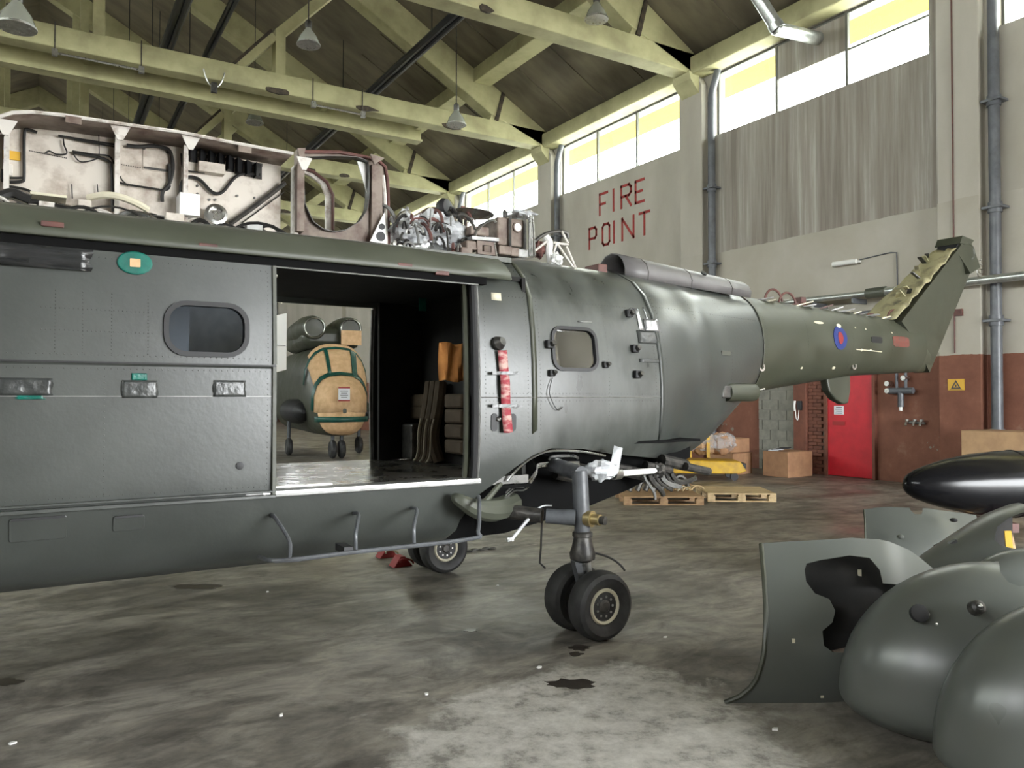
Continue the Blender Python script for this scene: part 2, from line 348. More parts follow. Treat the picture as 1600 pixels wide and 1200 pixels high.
# window wall: lower wall in one piece per bay is the wall itself, openings left above it
wl = MB(); wl.box((WX, BY, 0), (WX+.35, FY, SILL)); wl.box((WX-.15, BY, HEAD), (WX+.5, FY, TOP+.1))
for c in COLS:
    wl.box((WX, c-.62, SILL), (WX+.35, c+.62, HEAD))
wall_right = wl.build('wall_right', M['wall'], smooth=0, **ST)
MB().box((WX-.45, BY, HEAD-.02), (WX+.0, FY, HEAD+.42)).build('gutter_beam', M['truss'], wall_right, smooth=0, bevel=.03)
for k, c in enumerate(COLS):
    if c > 47 or c < 0: continue
    pm = MB().prism([(c-.38, 0), (c+.38, 0), (c+.38, HEAD-.25), (c+.2, HEAD+.05), (c-.2, HEAD+.05), (c-.38, HEAD-.25)], YZ, WX-.22, WX)
    pm.build('pilaster', M['wall'], wall_right, smooth=0, bevel=.02)
    MB().prism([(WX-.22, HEAD-.45), (WX-.22, HEAD+.05), (WX-.55, HEAD+.05), (WX-.5, HEAD-.15)], lambda a, b, d: (a, d, b), c-.3, c+.3).build('column_head', M['truss'], wall_right, smooth=0)
wall_left = MB().box((-WX-.35, BY, 0), (-WX, FY, SILL)).box((-WX-.35, BY, HEAD), (-WX, FY, TOP+.1))
for c in COLS: wall_left.box((-WX-.35, c-.62, SILL), (-WX, c+.62, HEAD))
wall_left.build('wall_left', M['wall'], smooth=0, **ST)
wf = MB().prism([(-WX, 0), (WX, 0), (WX, TOP), (0, TOP+.55*WX), (-WX, TOP)], XZ, FY, FY+.3).build('wall_far', M['farwall_dark'], smooth=0, **ST)
wb = MB().box((-WX, BY-.3, 0), (4.2, BY, TOP)).box((13.2, BY-.3, 0), (WX, BY, TOP)).prism([(-WX, 5), (WX, 5), (WX, TOP), (0, TOP+.55*WX), (-WX, TOP)], XZ, BY-.3, BY)
wb.build('wall_back', M['wall'], smooth=0, **ST)
SL = .55
zr = lambda x: TOP+SL*(14.0-abs(x))
ceil = MB()
for s in (1, -1):
    ceil.prism([(s*(WX+.5), zr(WX+.5)), (0, zr(0)), (0, zr(0)+.25), (s*(WX+.5), zr(WX+.5)+.25)], XZ, BY-.3, FY+.3)
ceiling = ceil.build('ceiling', M['roof'], smooth=0, **ST)
MB().box((WX+.35, BY, HEAD+.02), (WX+1.55, FY, HEAD+.08)).build('eaves_board', M['soffit'], ceiling, smooth=0)
# purlins along the hangar and roof ribs between the trusses
for x in (11.55,):
    MB().box((x-.3, BY, zr(x)-.28), (x+.3, FY, zr(x)+.15)).build('purlin', M['truss'], ceiling, smooth=0, bevel=.02)
for k in range(-1, 7):
    for q in (1, 2, 3):
        y = COLS[0]+BAY*k+BAY*q/4+BAY
        if y < 10 or y > 47: continue
        MB().beam((14.0, y, zr(14.0)-.0), (9.0, y, zr(9.0)-.0), .05, .06).build('roof_rib', M['roof'], ceiling, smooth=0)
# trusses
def truss(y, label):
    t = thing('roof_truss', label, 'truss', (0, y, TOP)); t['kind'] = 'structure'
    w = .24
    MB().box((-13.9, y-w, 9.68), (13.9, y+w, 10.2)).build('tie_beam', M['truss'], t, smooth=0, bevel=.03)
    for s in (1, -1):
        MB().prism([(s*13.9, zr(13.9)-.55), (s*13.9, zr(13.9)), (0, zr(0)), (0, zr(0)-.95), (s*11.9, zr(11.9)-.95)], XZ, y-w, y+w).build('rafter', M['truss'], t, smooth=0, bevel=.03)
        MB().prism([(s*14.0, 9.75), (s*14.0, zr(14.0)-.01), (s*12.2, zr(12.2)-.05), (s*11.75, 10.0)], XZ, y-w*.9, y+w*.9).build('gusset', M['truss'], t, smooth=0)
        MB().beam((s*12.05, y-.23, 10.2), (s*12.3, y-.23, 11.1), .12, .1, (0,1,0)).build('web_edge_shade', M['spall_shade'], t, smooth=0)  # dark strip standing in for the shadowed edge of the gusset
        MB().box((s*5.45-.13, y-w*.8, 10.18), (s*5.45+.13, y+w*.8, 11.4)).build('post', M['truss'], t, smooth=0)
        MB().beam((s*5.42, y, 11.3), (s*7.2, y, 13.2), w*1.5, .26).build('brace', M['truss'], t, smooth=0)
        MB().beam((s*5.3, y, 11.2), (s*4.4, y, 10.2), w*1.5, .2).build('brace', M['truss'], t, smooth=0)
        MB().beam((s*5.2, y-.22, 11.3), (s*4.25, y-.22, 10.2), .05, .07).build('rod', M['spall_shade'], t, smooth=0)
        MB().box((s*1.2-.12, y-w*.8, 10.18), (s*1.2+.12, y+w*.8, zr(1.2)-.8)).build('post', M['truss'], t, smooth=0)
    # spalled corner patches with exposed dark concrete
    rnd = random.Random(int(y*10))
    for i in range(3):
        x = 3+9.5*rnd.random(); n = 9; L_ = .2+.3*rnd.random()
        MB().prism([(x+L_*math.cos(2*math.pi*i2/n)*(.6+.5*rnd.random()), 9.73+.09*math.sin(2*math.pi*i2/n)*(.6+.5*rnd.random())) for i2 in range(n)], XZ, y-w-.012, y-w+.05).build('spalled_patch', M['spall_shade'], t, smooth=0)
    return t
TN = ['concrete roof truss nearest the camera, overhead', 'nearest concrete truss seen at top centre, ending at the duct bay', 'long cream concrete truss crossing above the FIRE POINT bay',
      'third cream concrete truss seen through the round frame', 'fourth concrete truss in the dim roof', 'fifth concrete truss deep in the hangar', 'last concrete truss before the far wall']
for i, n in enumerate(TN): truss(BAY0+BAY*i, n)
hb = thing('hoist_beam', 'yellowish hoist beam hung just behind the long cream truss', 'beam', (0, 22.0, 9.6)); hb['kind'] = 'structure'
MB().box((-13.5, 21.88, 9.62), (10.15, 22.12, 10.06)).build('web', M['truss'], hb, smooth=0, bevel=.03)
MB().box((-13.5, 21.8, 9.58), (10.15, 22.2, 9.64)).build('flange', M['truss'], hb, smooth=0)
for x in (10.0, 7.0, 4.0, 1.0): MB().beam((x, 22.0, 10.0), (x, 20.95, 10.0), .14, .14).build('bracket', M['truss'], hb, smooth=0)
# clerestory windows
def clerestory(n, yc, extra=False, sgn=1):
    X = sgn*(WX+.12); W = BAY/2-.62
    root = bpy.data.objects.new('window_%d' % n, None); COL.objects.link(root); root.location = (X, yc, SILL); root['kind'] = 'structure'
    fr = MB()
    for a, b in (((X-.03, yc-W, SILL), (X+.03, yc-W+.05, HEAD)), ((X-.03, yc+W-.05, SILL), (X+.03, yc+W, HEAD)), ((X-.03, yc-W, SILL), (X+.03, yc+W, SILL+.03)), ((X-.03, yc-W, HEAD-.05), (X+.03, yc+W, HEAD))): fr.box(a, b)
    fr.build('window_frame', M['steel'], root, smooth=0)
    for i in (1, 2):
        y = yc-W+2*W*i/3; MB().box((X-.035, y-.03, SILL), (X+.035, y+.03, HEAD)).build('mullion', M['steel'], root, smooth=0)
    for i in range(3):
        y0, y1 = yc-W+2*W*i/3+.03, yc-W+2*W*(i+1)/3-.03
        if extra and i == 1:
            MB().box((X-.02, y0, SILL+.78), (X+.02, y1, HEAD-.03)).build('blanking_panel', M['wall'], root, smooth=0)
            MB().box((X-.005, y0, SILL+.03), (X+.005, y1, SILL+.78)).build('pane', M['pane'], root, smooth=0)
        else: MB().box((X-.005, y0, SILL+.03), (X+.005, y1, HEAD-.03)).build('pane', M['pane'], root, smooth=0)
        if extra and i == 0: MB().box((X-.02, y0, SILL+.76), (X+.02, y1, SILL+.80)).build('transom', M['steel'], root, smooth=0)
for k in range(-1, 5): clerestory(k+2, BAY0+BAY*(k+.5), k == 0)
for k in range(-1, 5): clerestory(k+9, BAY0+BAY*(k+.5), False, -1)
# drainpipes with swan necks
def drain(y, label):
    t = thing('drainpipe', label, 'pipe', (WX-.16, y, 0), 'drainpipes beside the wall columns'); x = WX-.16
    MB().tube(smoothline([(x+.1, y-.12, HEAD), (x+.02, y-.12, HEAD-.25), (x, y-.02, HEAD-.55), (x, y, HEAD-.8)], 5), .085, 12).build('swan_neck', M['pipe'], t)
    MB().cyl((x, y, .02), (x, y, HEAD-.78), .09, n=14).build('pipe', M['pipe'], t)
    for z in (6.75, 4.9, 2.95, 1.0):
        MB().cyl((x, y, z-.09), (x, y, z+.09), .112).build('collar', M['pipe'], t)
        MB().box((x-.13, y-.16, z-.02), (WX-.005, y+.16, z+.02)).build('bracket', M['pipe'], t, smooth=0)
for y, l in ((6.95, 'grey drainpipe beside the nearest wall column, above the cardboard box'), (13.5, 'grey drainpipe on the column between FIRE POINT and the streaked wall'),
             (20.1, 'grey drainpipe left of the FIRE POINT lettering'), (26.7, 'farthest grey drainpipe, behind the rooftop machinery')): drain(y, l)
# lettering FIRE POINT
def strokes(ch):
    return {'F': [((0,0),(0,1)),((0,1),(1,1)),((0,.5),(.7,.5))], 'I': [((.5,0),(.5,1))], 'R': [((0,0),(0,1)),((0,1),(.8,1)),((.8,1),(1,.86)),((1,.86),(1,.62)),((1,.62),(.8,.5)),((.8,.5),(0,.5)),((.45,.5),(1,0))],
            'E': [((0,0),(0,1)),((0,1),(1,1)),((0,.5),(.8,.5)),((0,0),(1,0))], 'P': [((0,0),(0,1)),((0,1),(.8,1)),((.8,1),(1,.88)),((1,.88),(1,.6)),((1,.6),(.8,.48)),((.8,.48),(0,.48))],
            'O': [((0,.12),(0,.88)),((0,.88),(.2,1)),((.2,1),(.8,1)),((.8,1),(1,.88)),((1,.88),(1,.12)),((1,.12),(.8,0)),((.8,0),(.2,0)),((.2,0),(0,.12))],
            'N': [((0,0),(0,1)),((0,1),(1,0)),((1,0),(1,1))], 'T': [((.5,0),(.5,1)),((0,1),(1,1))]}[ch]
def letter(ch, y0, z0, w, h):
    m = MB()
    for (a, b), (c, d) in strokes(ch):
        p, q = Vector((WX-.004, y0-a*w, z0+b*h)), Vector((WX-.004, y0-c*w, z0+d*h)); e = (q-p).normalized()*.035
        m.beam(p-e, q+e, .075, .008, (1,0,0))
    m.build('letter', M['lettering'], wall_right, smooth=0)
for ch, y, w in (('F', 18.11, .36), ('I', 17.62, .3), ('R', 17.12, .42), ('E', 16.50, .34)): letter(ch, y, 7.05, w, .60)
for ch, y, w in (('P', 18.62, .34), ('O', 17.98, .32), ('I', 17.60, .3), ('N', 17.08, .49), ('T', 16.34, .40)): letter(ch, y, 6.12, w, .60)
# block infill, brick pier, red door
bp_ = MB().box((WX-.02, 11.20, 0), (WX+.01, 12.2, 2.3)).build('block_infill', M['mortar'], wall_right, smooth=0)
for r in range(10):
    for c in range(4):
        y0 = 11.2+(-.22 if r % 2 else 0)+c*.45; y1 = min(y0+.44, 12.2); y0 = max(y0, 11.2)
        if y1-y0 > .06: MB().box((WX-.035-.006*random.random(), y0+.005, r*.225+.01), (WX-.01, y1-.005, r*.225+.218)).build('block', M['block'], wall_right, smooth=0)
MB().box((WX-.12, 10.86, 0), (WX, 11.18, 2.36)).build('pier', M['brick'], wall_right, smooth=0, bevel=.01)
for r in range(31):
    for c in range(2):
        y0 = 10.42+c*.215+(.1 if r % 2 else 0); y1 = min(y0+.205, 10.85)
        if y1-y0 > .04: MB().box((WX-.05-.008*random.random(), y0, r*.076+.004), (WX-.0, y1, r*.076+.07)).build('brick', M['brick'], wall_right, smooth=0)
d1 = bpy.data.objects.new('door_1', None); COL.objects.link(d1); d1.location = (WX-.03, 9.84, 0); d1['kind'] = 'structure'; d1['label'] = 'bright red steel door in the brown dado wall'
MB().box((WX-.06, 9.33, .02), (WX-.01, 10.36, 2.1)).build('door_leaf', M['doorred'], d1, smooth=0, bevel=.006)
MB().box((WX-.1, 10.36, 0), (WX, 10.42, 2.16)).box((WX-.1, 9.27, 0), (WX, 9.33, 2.16)).box((WX-.1, 9.27, 2.1), (WX, 10.42, 2.16)).build('door_frame', M['brick'], d1, smooth=0)
MB().box((WX-.075, 9.98, 1.28), (WX-.06, 10.2, 1.46)).build('notice', M['notice'], d1, smooth=0)
for i in range(4): MB().box((WX-.077, 10.01, 1.30+.04*i), (WX-.075, 10.17-.02*(i % 2), 1.315+.04*i)).build('print_line', M['ink'], d1, smooth=0)
MB().box((WX-.075, 9.95, 1.06), (WX-.06, 10.24, 1.14)).build('push_plate', M['redprint'], d1, smooth=0)
# wall services
pr = thing('pipe_run', 'long pale pipe run crossing the wall behind the tail fin', 'pipe', (WX-.38, 8, 3.6))
MB().tube([(WX-.38, 13.0, 3.72), (WX-.38, 9.2, 3.66)], .06, 12).build('pipe', M['galv'], pr)
MB().tube([(WX-.38, 8.85, 3.66), (WX-.38, 3.0, 3.60)], .075, 12).build('pipe', M['galv'], pr)
MB().cyl((WX-.38, 9.22, 3.66), (WX-.38, 8.83, 3.66), .1).build('lagged_joint', M['fairing'], pr)
MB().tube([(WX-.1, 12.6, 3.36), (WX-.1, 8.9, 3.33)], .028, 8).build('thin_pipe', M['pipe'], pr)
MB().tube([(WX-.1, 12.6, 3.26), (WX-.1, 8.9, 3.23)], .028, 8).build('thin_pipe', M['pipe'], pr)
for y in (12.2, 10.4, 9.5, 8.2, 6.3, 4.5): MB().box((WX-.45, y-.02, 3.5), (WX-.002, y+.02, 3.6)).build('bracket', M['pipe'], pr, smooth=0)
fl = thing('wall_light', 'white fluorescent batten fixed on the cream wall with a cable', 'light', (WX, 9.93, 4.4))
MB().box((WX-.09, 9.60, 4.36), (WX-.0, 10.22, 4.40)).build('backplate', M['whitepl'], fl, smooth=0)
MB().tube([(WX-.1, 9.64, 4.39), (WX-.1, 10.18, 4.40)], .05, 12).build('diffuser', M['whitepl'], fl)
MB().tube([(WX-.02, 9.62, 4.42), (WX-.02, 8.95, 4.46), (WX-.02, 8.83, 4.44), (WX-.02, 8.82, 3.7)], .012, 6).build('cable', M['pipe'], fl)
ws = thing('warning_sign', 'yellow warning sign with black triangle on the brown dado', 'sign', (WX-.1, 7.6, 1.85))
MB().box((WX-.235, 7.46, 1.76), (WX-.222, 7.75, 1.96)).build('plate', M['yellowsign'], ws, smooth=0)
tri = lambda s: [(7.605+.1*s*math.cos(R(90+120*i)), 1.84+.1*s*math.sin(R(90+120*i))) for i in range(3)]
MB().ring(tri(1), tri(.62), YZ, WX-.24, WX-.236).build('triangle', M['ink'], ws, smooth=0)
MB().box((WX-.24, 7.595, 1.82), (WX-.236, 7.615, 1.86)).build('symbol', M['ink'], ws, smooth=0)
MB().box((WX-.24, 7.5, 1.775), (WX-.236, 7.71, 1.785)).build('print_line', M['ink'], ws, smooth=0)
ph = thing('wall_phone', 'white wall telephone hanging on the brown pier left of the red door', 'telephone', (WX-.12, 11.0, 1.45))
MB().box((WX-.17, 10.94, 1.36), (WX-.12, 11.05, 1.56)).build('body', M['black'], ph, smooth=0, bevel=.01)
MB().tube(smoothline([(WX-.19, 11.08, 1.34), (WX-.2, 11.085, 1.45), (WX-.19, 11.08, 1.56)], 3), [.022]*7, 8).build('handset', M['whitepl'], ph)
MB().tube(smoothline([(WX-.18, 11.07, 1.34), (WX-.18, 11.06, 1.2), (WX-.16, 11.03, 1.15), (WX-.16, 11.0, 1.36)], 4), .008, 6).build('cord', M['whitepl'], ph)
vv = thing('valve_assembly', 'grey pipe valve assembly on the brown wall under the tail fin', 'valve', (WX-.1, 8.7, 1.8))
MB().tube([(WX-.14, 8.95, 1.76), (WX-.14, 8.45, 1.76)], .06, 12).build('body', M['pipe'], vv)
MB().tube([(WX-.14, 8.7, 1.76), (WX-.14, 8.7, 1.45)], .055, 12).build('outlet', M['pipe'], vv)
for y, z in ((8.95, 1.76), (8.95, 1.9), (8.62, 2.0)): MB().cyl((WX-.2, y, z), (WX-.05, y, z), .05, n=10).build('valve_cap', M['alu'], vv)
MB().tube([(WX-.14, 8.78, 1.8), (WX-.14, 8.78, 2.2), (WX-.14, 8.6, 2.2), (WX-.14, 8.6, 1.78)], .03, 8).build('riser', M['pipe'], vv)
MB().cyl((WX-.14, 8.7, 1.38), (WX-.14, 8.7, 1.46), .035, n=10).build('tip', M['whitepl'], vv)
tp = thing('wall_tap', 'twin brass taps low on the brown wall right of the red door', 'tap', (WX-.05, 8.45, 1.15))
MB().tube([(WX-.06, 8.62, 1.16), (WX-.06, 8.28, 1.15)], .025, 8).build('pipe', M['dullmetal'], tp)
for y in (8.6, 8.45, 8.32):
    MB().tube([(WX-.06, y, 1.16), (WX-.14, y, 1.16), (WX-.16, y, 1.1)], .02, 8).build('spout', M['alu'], tp)
    MB().cyl((WX-.1, y, 1.18), (WX-.1, y, 1.22), .035, n=8).build('handle', M['alu'], tp)
cd = thing('conduit', 'thin vertical conduit with small box on the near column', 'conduit', (WX-.23, 7.6, 2.4))
MB().tube([(WX-.235, 7.62, 2.42), (WX-.235, 7.62, 9.0)], .014, 6).build('tube', M['redbrown'], cd)
MB().box((WX-.27, 7.47, 3.08), (WX-.22, 7.6, 3.2)).build('switch_box', M['redbrown'], cd, smooth=0)
dk = thing('flue_duct', 'bent galvanised flue duct entering the blanked window', 'duct', (12.5, 10.5, 9))
p0 = at(1150, -60, 'x', 12.0); p1 = at(1215, 45, 'x', 12.6); p2 = at(1285, 62, 'x', WX+.3)
MB().tube([p0, p1, p2], .14, 16).build('tube', M['galv'], dk)
MB().cyl(p1-(p1-p0).normalized()*.12, p1+(p1-p0).normalized()*.02, .155).build('collar', M['galv'], dk)
# heater tubes along the roof
for a, b, l in ((8.4, 10.75, 'black heater tube hung under the trusses right of centre'), (2.75, 10.75, 'wide black heater tube in the roof at upper left'), (3.75, 10.75, 'thin black tube in the roof beside the wide one')):
    t = thing('heater_tube', l, 'heater', (a, 20, b), 'black tubes under the roof')
    r_ = .16 if a != 3.75 else .09
    MB().tube([(a, 14.6, b), (a, 45, b)], r_*.6, 10).build('tube', M['darkpipe'], t)
    MB().tube([(a+r_*.9, 14.6, b-.05), (a+r_*.9, 45, b-.05)], r_*.5, 10).build('return_tube', M['darkpipe'], t)
    for k in range(5): MB().beam((a, 17.5+6.6*k, b+.05), (a, 17.5+6.6*k, zr(a)), .02, .02, (0,1,0)).build('hanger', M['darkpipe'], t, smooth=0)
# high-bay lamps
def lamp(px, py, y, label, rod):
    p = at(px, py, 'y', y); t = thing('high_bay_lamp', label, 'lamp', p, 'unlit lamps hung from the roof')
    MB().lathe(p, (0,0,1), [(.25, -.12), (.245, -.08), (.2, .05), (.1, .2), (.06, .26)], 20).build('reflector', M['lampglass'], t, solid=.01)
    MB().lathe(p, (0,0,1), [(.262, -.13), (.262, -.10), (.245, -.09), (.245, -.12)], 20).build('rim', M['alu'], t)
    MB().lathe(p, (0,0,1), [(.06, .24), (.075, .27), (.075, .40), (.04, .44)], 14).build('lamp_holder', M['darkmetal'], t)
    MB().cyl(p+Vector((0,0,.42)), (p.x, p.y, min(p.z+rod, zr(p.x))), .014, n=6).build('rod', M['darkmetal'], t)
lamp(713, 188, 18.0, 'bell lamp on a long rod before the gusset of the cream truss', 5)
lamp(482, 62, 17.0, 'bell lamp hanging right of the truss post', 5)
lamp(398, 186, 24.0, 'smallest bell lamp, low above the white firewall', 4)
lamp(932, 22, 13.4, 'bell lamp under the truss nearest the blanked window', 5)
lamp(26, 30, 13.2, 'bell lamp in the top left corner', 5)
# conduit brackets clipped under the tie beam
for (x0, x1, y), l in zip(((0.3, 2.1, 20.75), (6.3, 7.7, 20.75)), ('small rail bracket under the truss at upper left', 'small rail bracket under the truss above the round frame')):
    t = thing('cable_bracket', l, 'bracket', (x0, y, 9.5))
    MB().tube([(x0, y-.3, 9.52), (x1, y-.3, 9.52)], .025, 6).build('rail', M['alu'], t)
    for x in (x0, x1):
        MB().box((x-.012, y-.27, 9.5), (x+.012, y-.255, 10.25)).build('strap', M['darkmetal'], t, smooth=0)
        MB().box((x-.06, y-.36, 9.44), (x+.06, y-.26, 9.6)).build('clamp', M['alu'], t, smooth=0)
t = thing('ceiling_hook', 'small black pulley hook clamped under the long cream truss', 'hook', (3.75, 20.4, 9.6))
MB().box((3.68, 20.35, 9.3), (3.82, 20.45, 9.55)).build('body', M['darkmetal'], t, smooth=0)
MB().tube(bez((3.5, 20.4, 9.85), (3.6, 20.4, 9.3), (3.9, 20.4, 9.3), (4.0, 20.4, 9.85)), .02, 6).build('wire', M['alu'], t)

# ================================================================== THE HELICOPTER
CY = 5.45                                    # its centre line; the nose points to -x, the tail to the wall
heli = thing('helicopter', 'large dark olive helicopter stripped of rotors with its cabin door open', 'helicopter', (3.0, CY, 0))
SC = [(0,.58),(.35,.585),(.62,.61),(.78,.69),(.87,.82),(.92,.97),(.945,1.10),(.957,1.45),(.955,1.8),(.945,2.1),(.925,2.40),(.84,2.50),(.74,2.575),(.55,2.60),(.28,2.61),(0,2.615)]
SA = [(0,.72),(.4,.75),(.66,.85),(.82,1.0),(.90,1.13),(.94,1.3),(.955,1.5),(.955,1.7),(.945,1.9),(.92,2.1),(.87,2.3),(.78,2.48),(.64,2.61),(.46,2.68),(.24,2.71),(0,2.72)]
STT = [(0,.96),(.35,.98),(.6,1.05),(.77,1.16),(.87,1.28),(.92,1.42),(.935,1.57),(.935,1.72),(.92,1.9),(.885,2.08),(.82,2.27),(.72,2.44),(.58,2.57),(.4,2.66),(.2,2.695),(0,2.71)]
def ell(w, zb, zt):
    out = []
    for i in range(16):
        a = -math.pi/2+math.pi*i/15; out.append((w*abs(math.cos(a))**.9 if 0 < i < 15 else 0, (zb+zt)/2+(zt-zb)/2*math.sin(a)))
    return out
KEYS = [(-4.35, ell(.15,1.1,1.45)), (-4.1, ell(.42,.9,1.75)), (-3.5, ell(.75,.72,2.3)), (-2.7, [(t*.97, z) for t, z in SC]), (-2.0, SC), (0, SC), (2.3, SC), (2.75, [tuple((a+b)/2 for a, b in zip(p, q)) for p, q in zip(SC, SA)]), (3.2, SA), (3.7, [tuple((a+b)/2 for a, b in zip(p, q)) for p, q in zip(SA, STT)]), (4.15, STT),
        (4.7, ell(.84,1.02,2.70)), (5.1, ell(.72,1.08,2.68)), (5.46, ell(.60,1.30,2.665)), (5.85, ell(.48,1.57,2.65)), (6.28, ell(.42,1.69,2.625)), (7.75, ell(.33,1.865,2.585)), (9.0, ell(.22,1.93,2.54))]
def section(x, grow=0.):
    i = 0
    while i < len(KEYS)-2 and x > KEYS[i+1][0]: i += 1
    (x0, a), (x1, b) = KEYS[i], KEYS[i+1]; t = min(max((x-x0)/(x1-x0), 0), 1); t = t*t*(3-2*t) if x < 5 else t
    return [(p[0]+(q[0]-p[0])*t+(grow if p[0] > 0 else 0), p[1]+(q[1]-p[1])*t) for p, q in zip(a, b)]
def ring(x, grow=0.):
    h = section(x, grow); return [(x, CY-t, z) for t, z in h]+[(x, CY+t, z) for t, z in h[-2:0:-1]]
def side(x, z):
    """lateral half width of the skin at height z"""
    h = section(x)
    for (t0, z0), (t1, z1) in zip(h, h[1:]):
        if z0 <= z <= z1: return t0+(t1-t0)*(z-z0)/max(z1-z0, 1e-6)
    return h[-1][0]
def skinpt(px, py, off=.0, x_hint=None):
    """point of the near skin seen at that spot of the side"""
    y = CY-.93
    for _ in range(14):
        p = at(px, py, 'y', y); y = CY-side(p.x, p.z)
    return Vector((p.x, y-off, p.z))
def frange(a, b, s):
    n = max(1, round((b-a)/s)); return [a+(b-a)*i/n for i in range(n+1)]
# --- shells: cabin (cut open), aft cone, tail boom
xs = sorted(set([round(v, 3) for v in frange(-4.35, 2.95, .2)]))
fus = MB().loft([ring(x) for x in xs], True, False).build('fuselage', M['skin'], heli, solid=.035)
DX0, DX1, DZ0, DZ1 = 1.0, 2.47, 1.085, 2.385
well = [(2.40,.3),(2.43,.80),(2.52,.96),(2.68,1.06),(2.80,1.14),(2.95,1.225),(3.1,1.265),(3.4,1.25),(3.7,1.2),(4.3,1.13),(4.9,1.08),(5.2,1.0),(5.2,.3)]
wellcut = lambda y0, y1: MB().prism(well, XZ, y0, y1)
cuts = [MB().box((DX0, 4.2, DZ0), (DX1, 4.85, DZ1)), MB().box((1.0, 6.0, DZ0), (2.50, 6.7, 2.40)), wellcut(4.2, 5.0), wellcut(5.9, 6.7),
        MB().prism(rrect(.50, 1.80, 1.1, 2.20, .1), XZ, 4.2, 4.85)]
for x0 in (-1.5, -.75, .05): cuts.append(MB().prism(rrect(x0, 1.78, x0+.6, 2.22, .1), XZ, 6.0, 6.7))
cut(fus, cuts)
aft = MB().loft([ring(x) for x in frange(2.95, 4.15, .15)], True, False).build('aft_fuselage', M['skin_aft'], heli, solid=.03)
wa, wb_ = skinpt(862, 512), skinpt(932, 577)
cut(aft, [wellcut(4.2, 5.0), wellcut(5.9, 6.7), MB().prism(rrect(wa.x, wb_.z, wb_.x, wa.z, .08), XZ, 4.2, 4.9)])
cone = MB().loft([ring(x) for x in frange(4.15, 5.85, .1)], True, False).build('tail_cone', M['skin'], heli, solid=.03)
cut(cone, [wellcut(4.2, 5.0), wellcut(5.9, 6.7)])
boom = MB().loft([ring(x) for x in frange(5.85, 9.0, .2)], True, True).build('tail_boom', M['skin_boom'], heli)
# joint frames
for x, m_ in ((4.15, 'skin'), (5.85, 'skin_boom'), (2.95, 'skin_aft')):
    r0 = [p for p in ring(x-.012, .006) if p[2] > 1.28 or x > 5]; r1 = [p for p in ring(x+.012, .006) if p[2] > 1.28 or x > 5]
    if x > 5: MB().loft([r0, r1], True, False).build('joint_band', M[m_], heli, solid=.004, soff=1)
    else:
        h0 = [(x-.02, CY-t-.004, z) for t, z in section(x-.02) if z > 1.28]; h1 = [(x+.02, CY-t-.004, z) for t, z in section(x+.02) if z > 1.28]
        MB().sheet([h0, h1]).build('joint_band', M['skin_boom' if x < 3 else m_], heli, solid=.004, soff=0)
# fin
fin = MB()
PF = [(8.45,2.50,.24),(9.55,3.30,.17),(9.86,3.52,.15)]            # leading spar x, z, half width
PT = [(9.25,1.93,.10),(9.56,2.27,.06),(10.32,3.30,.05)]
rows = []
for k in range(9):
    t = k/8
    def pick(P, t):
        i = 0 if t < .5 else 1; u_ = t*2-i; return tuple(a+(b-a)*u_ for a, b in zip(P[i], P[i+1]))
    a, b = pick(PF, t), pick(PT, t)
    rows.append([(a[0], CY-a[2], a[1]), (a[0]*.6+b[0]*.4, CY-a[2]*.9, a[1]*.6+b[1]*.4), (b[0], CY-b[2], b[1]), (b[0], CY+b[2], b[1]), (a[0]*.6+b[0]*.4, CY+a[2]*.9, a[1]*.6+b[1]*.4), (a[0], CY+a[2], a[1])])
fin.loft(rows, True, True); fin.build('tail_fin', M['skin_boom'], heli, smooth=25)
MB().loft([ring(x) if x < 9 else [(9.25, CY+(p[1]-CY)*.55, 1.94+(p[2]-1.93)*.55) for p in ring(9.0)] for x in (8.8, 9.0, 9.25)], True, True).build('boom_end', M['skin_boom'], heli)
# torn leading face with ragged primer-coloured spar
nn = 15
fa = []
for i in range(nn+1):
    t = i/nn; x = 8.40+(9.80-8.40)*t; z = 2.50+(3.46-2.50)*t; w = .225-.075*t; j = .03*(noise.noise((i*.9, 0, 3)))
    fa.append([(x-.035-j+.04*noise.noise((i*.7, k, 1)), CY+w*(k/3-1)*1.0, z+.03+.04*noise.noise((i*.8, k*.9, 2))) for k in range(7)])
MB().sheet(fa).build('fin_spar', M['zinc'], heli, solid=.02, soff=0)
for i in range(9):
    t = .2+.75*random.random(); x = 8.40+1.4*t; z = 2.56+.96*t; y = CY-.2+.34*random.random()
    MB().beam((x, y, z), (x-.05-.1*random.random(), y+.1*(random.random()-.5), z+.03+.08*random.random()), .05, .012).build('torn_metal', M['darkmetal' if i % 2 else 'zinc'], heli, smooth=0)
capm = []
for k in range(9):
    a = R(-35+k*22); capm.append([(10.03+.16*math.sin(a)-.02*j, CY-.16+.064*j, 3.47+.16*math.cos(a)*.7) for j in range(6)])
MB().sheet(capm).build('fin_tip_fairing', M['skin_boom'], heli, solid=.02, soff=0)
MB().prism([(9.80,3.44),(9.90,3.58),(10.06,3.60),(10.2,3.5),(10.33,3.3),(10.1,3.2)], XZ, CY-.15, CY+.15).build('fin_tip', M['skin_boom'], heli, smooth=0)
MB().prism([(9.84,3.56),(9.90,3.66),(10.17,3.63),(10.1,3.57)], XZ, CY-.16, CY+.16).build('fin_tip_lip', M['skin_boom'], heli, smooth=0)
MB().prism([(9.795,3.45),(9.865,3.58),(9.9,3.58),(9.85,3.45)], XZ, CY-.12, CY+.12).build('fin_tip_opening', M['black'], heli, smooth=0)
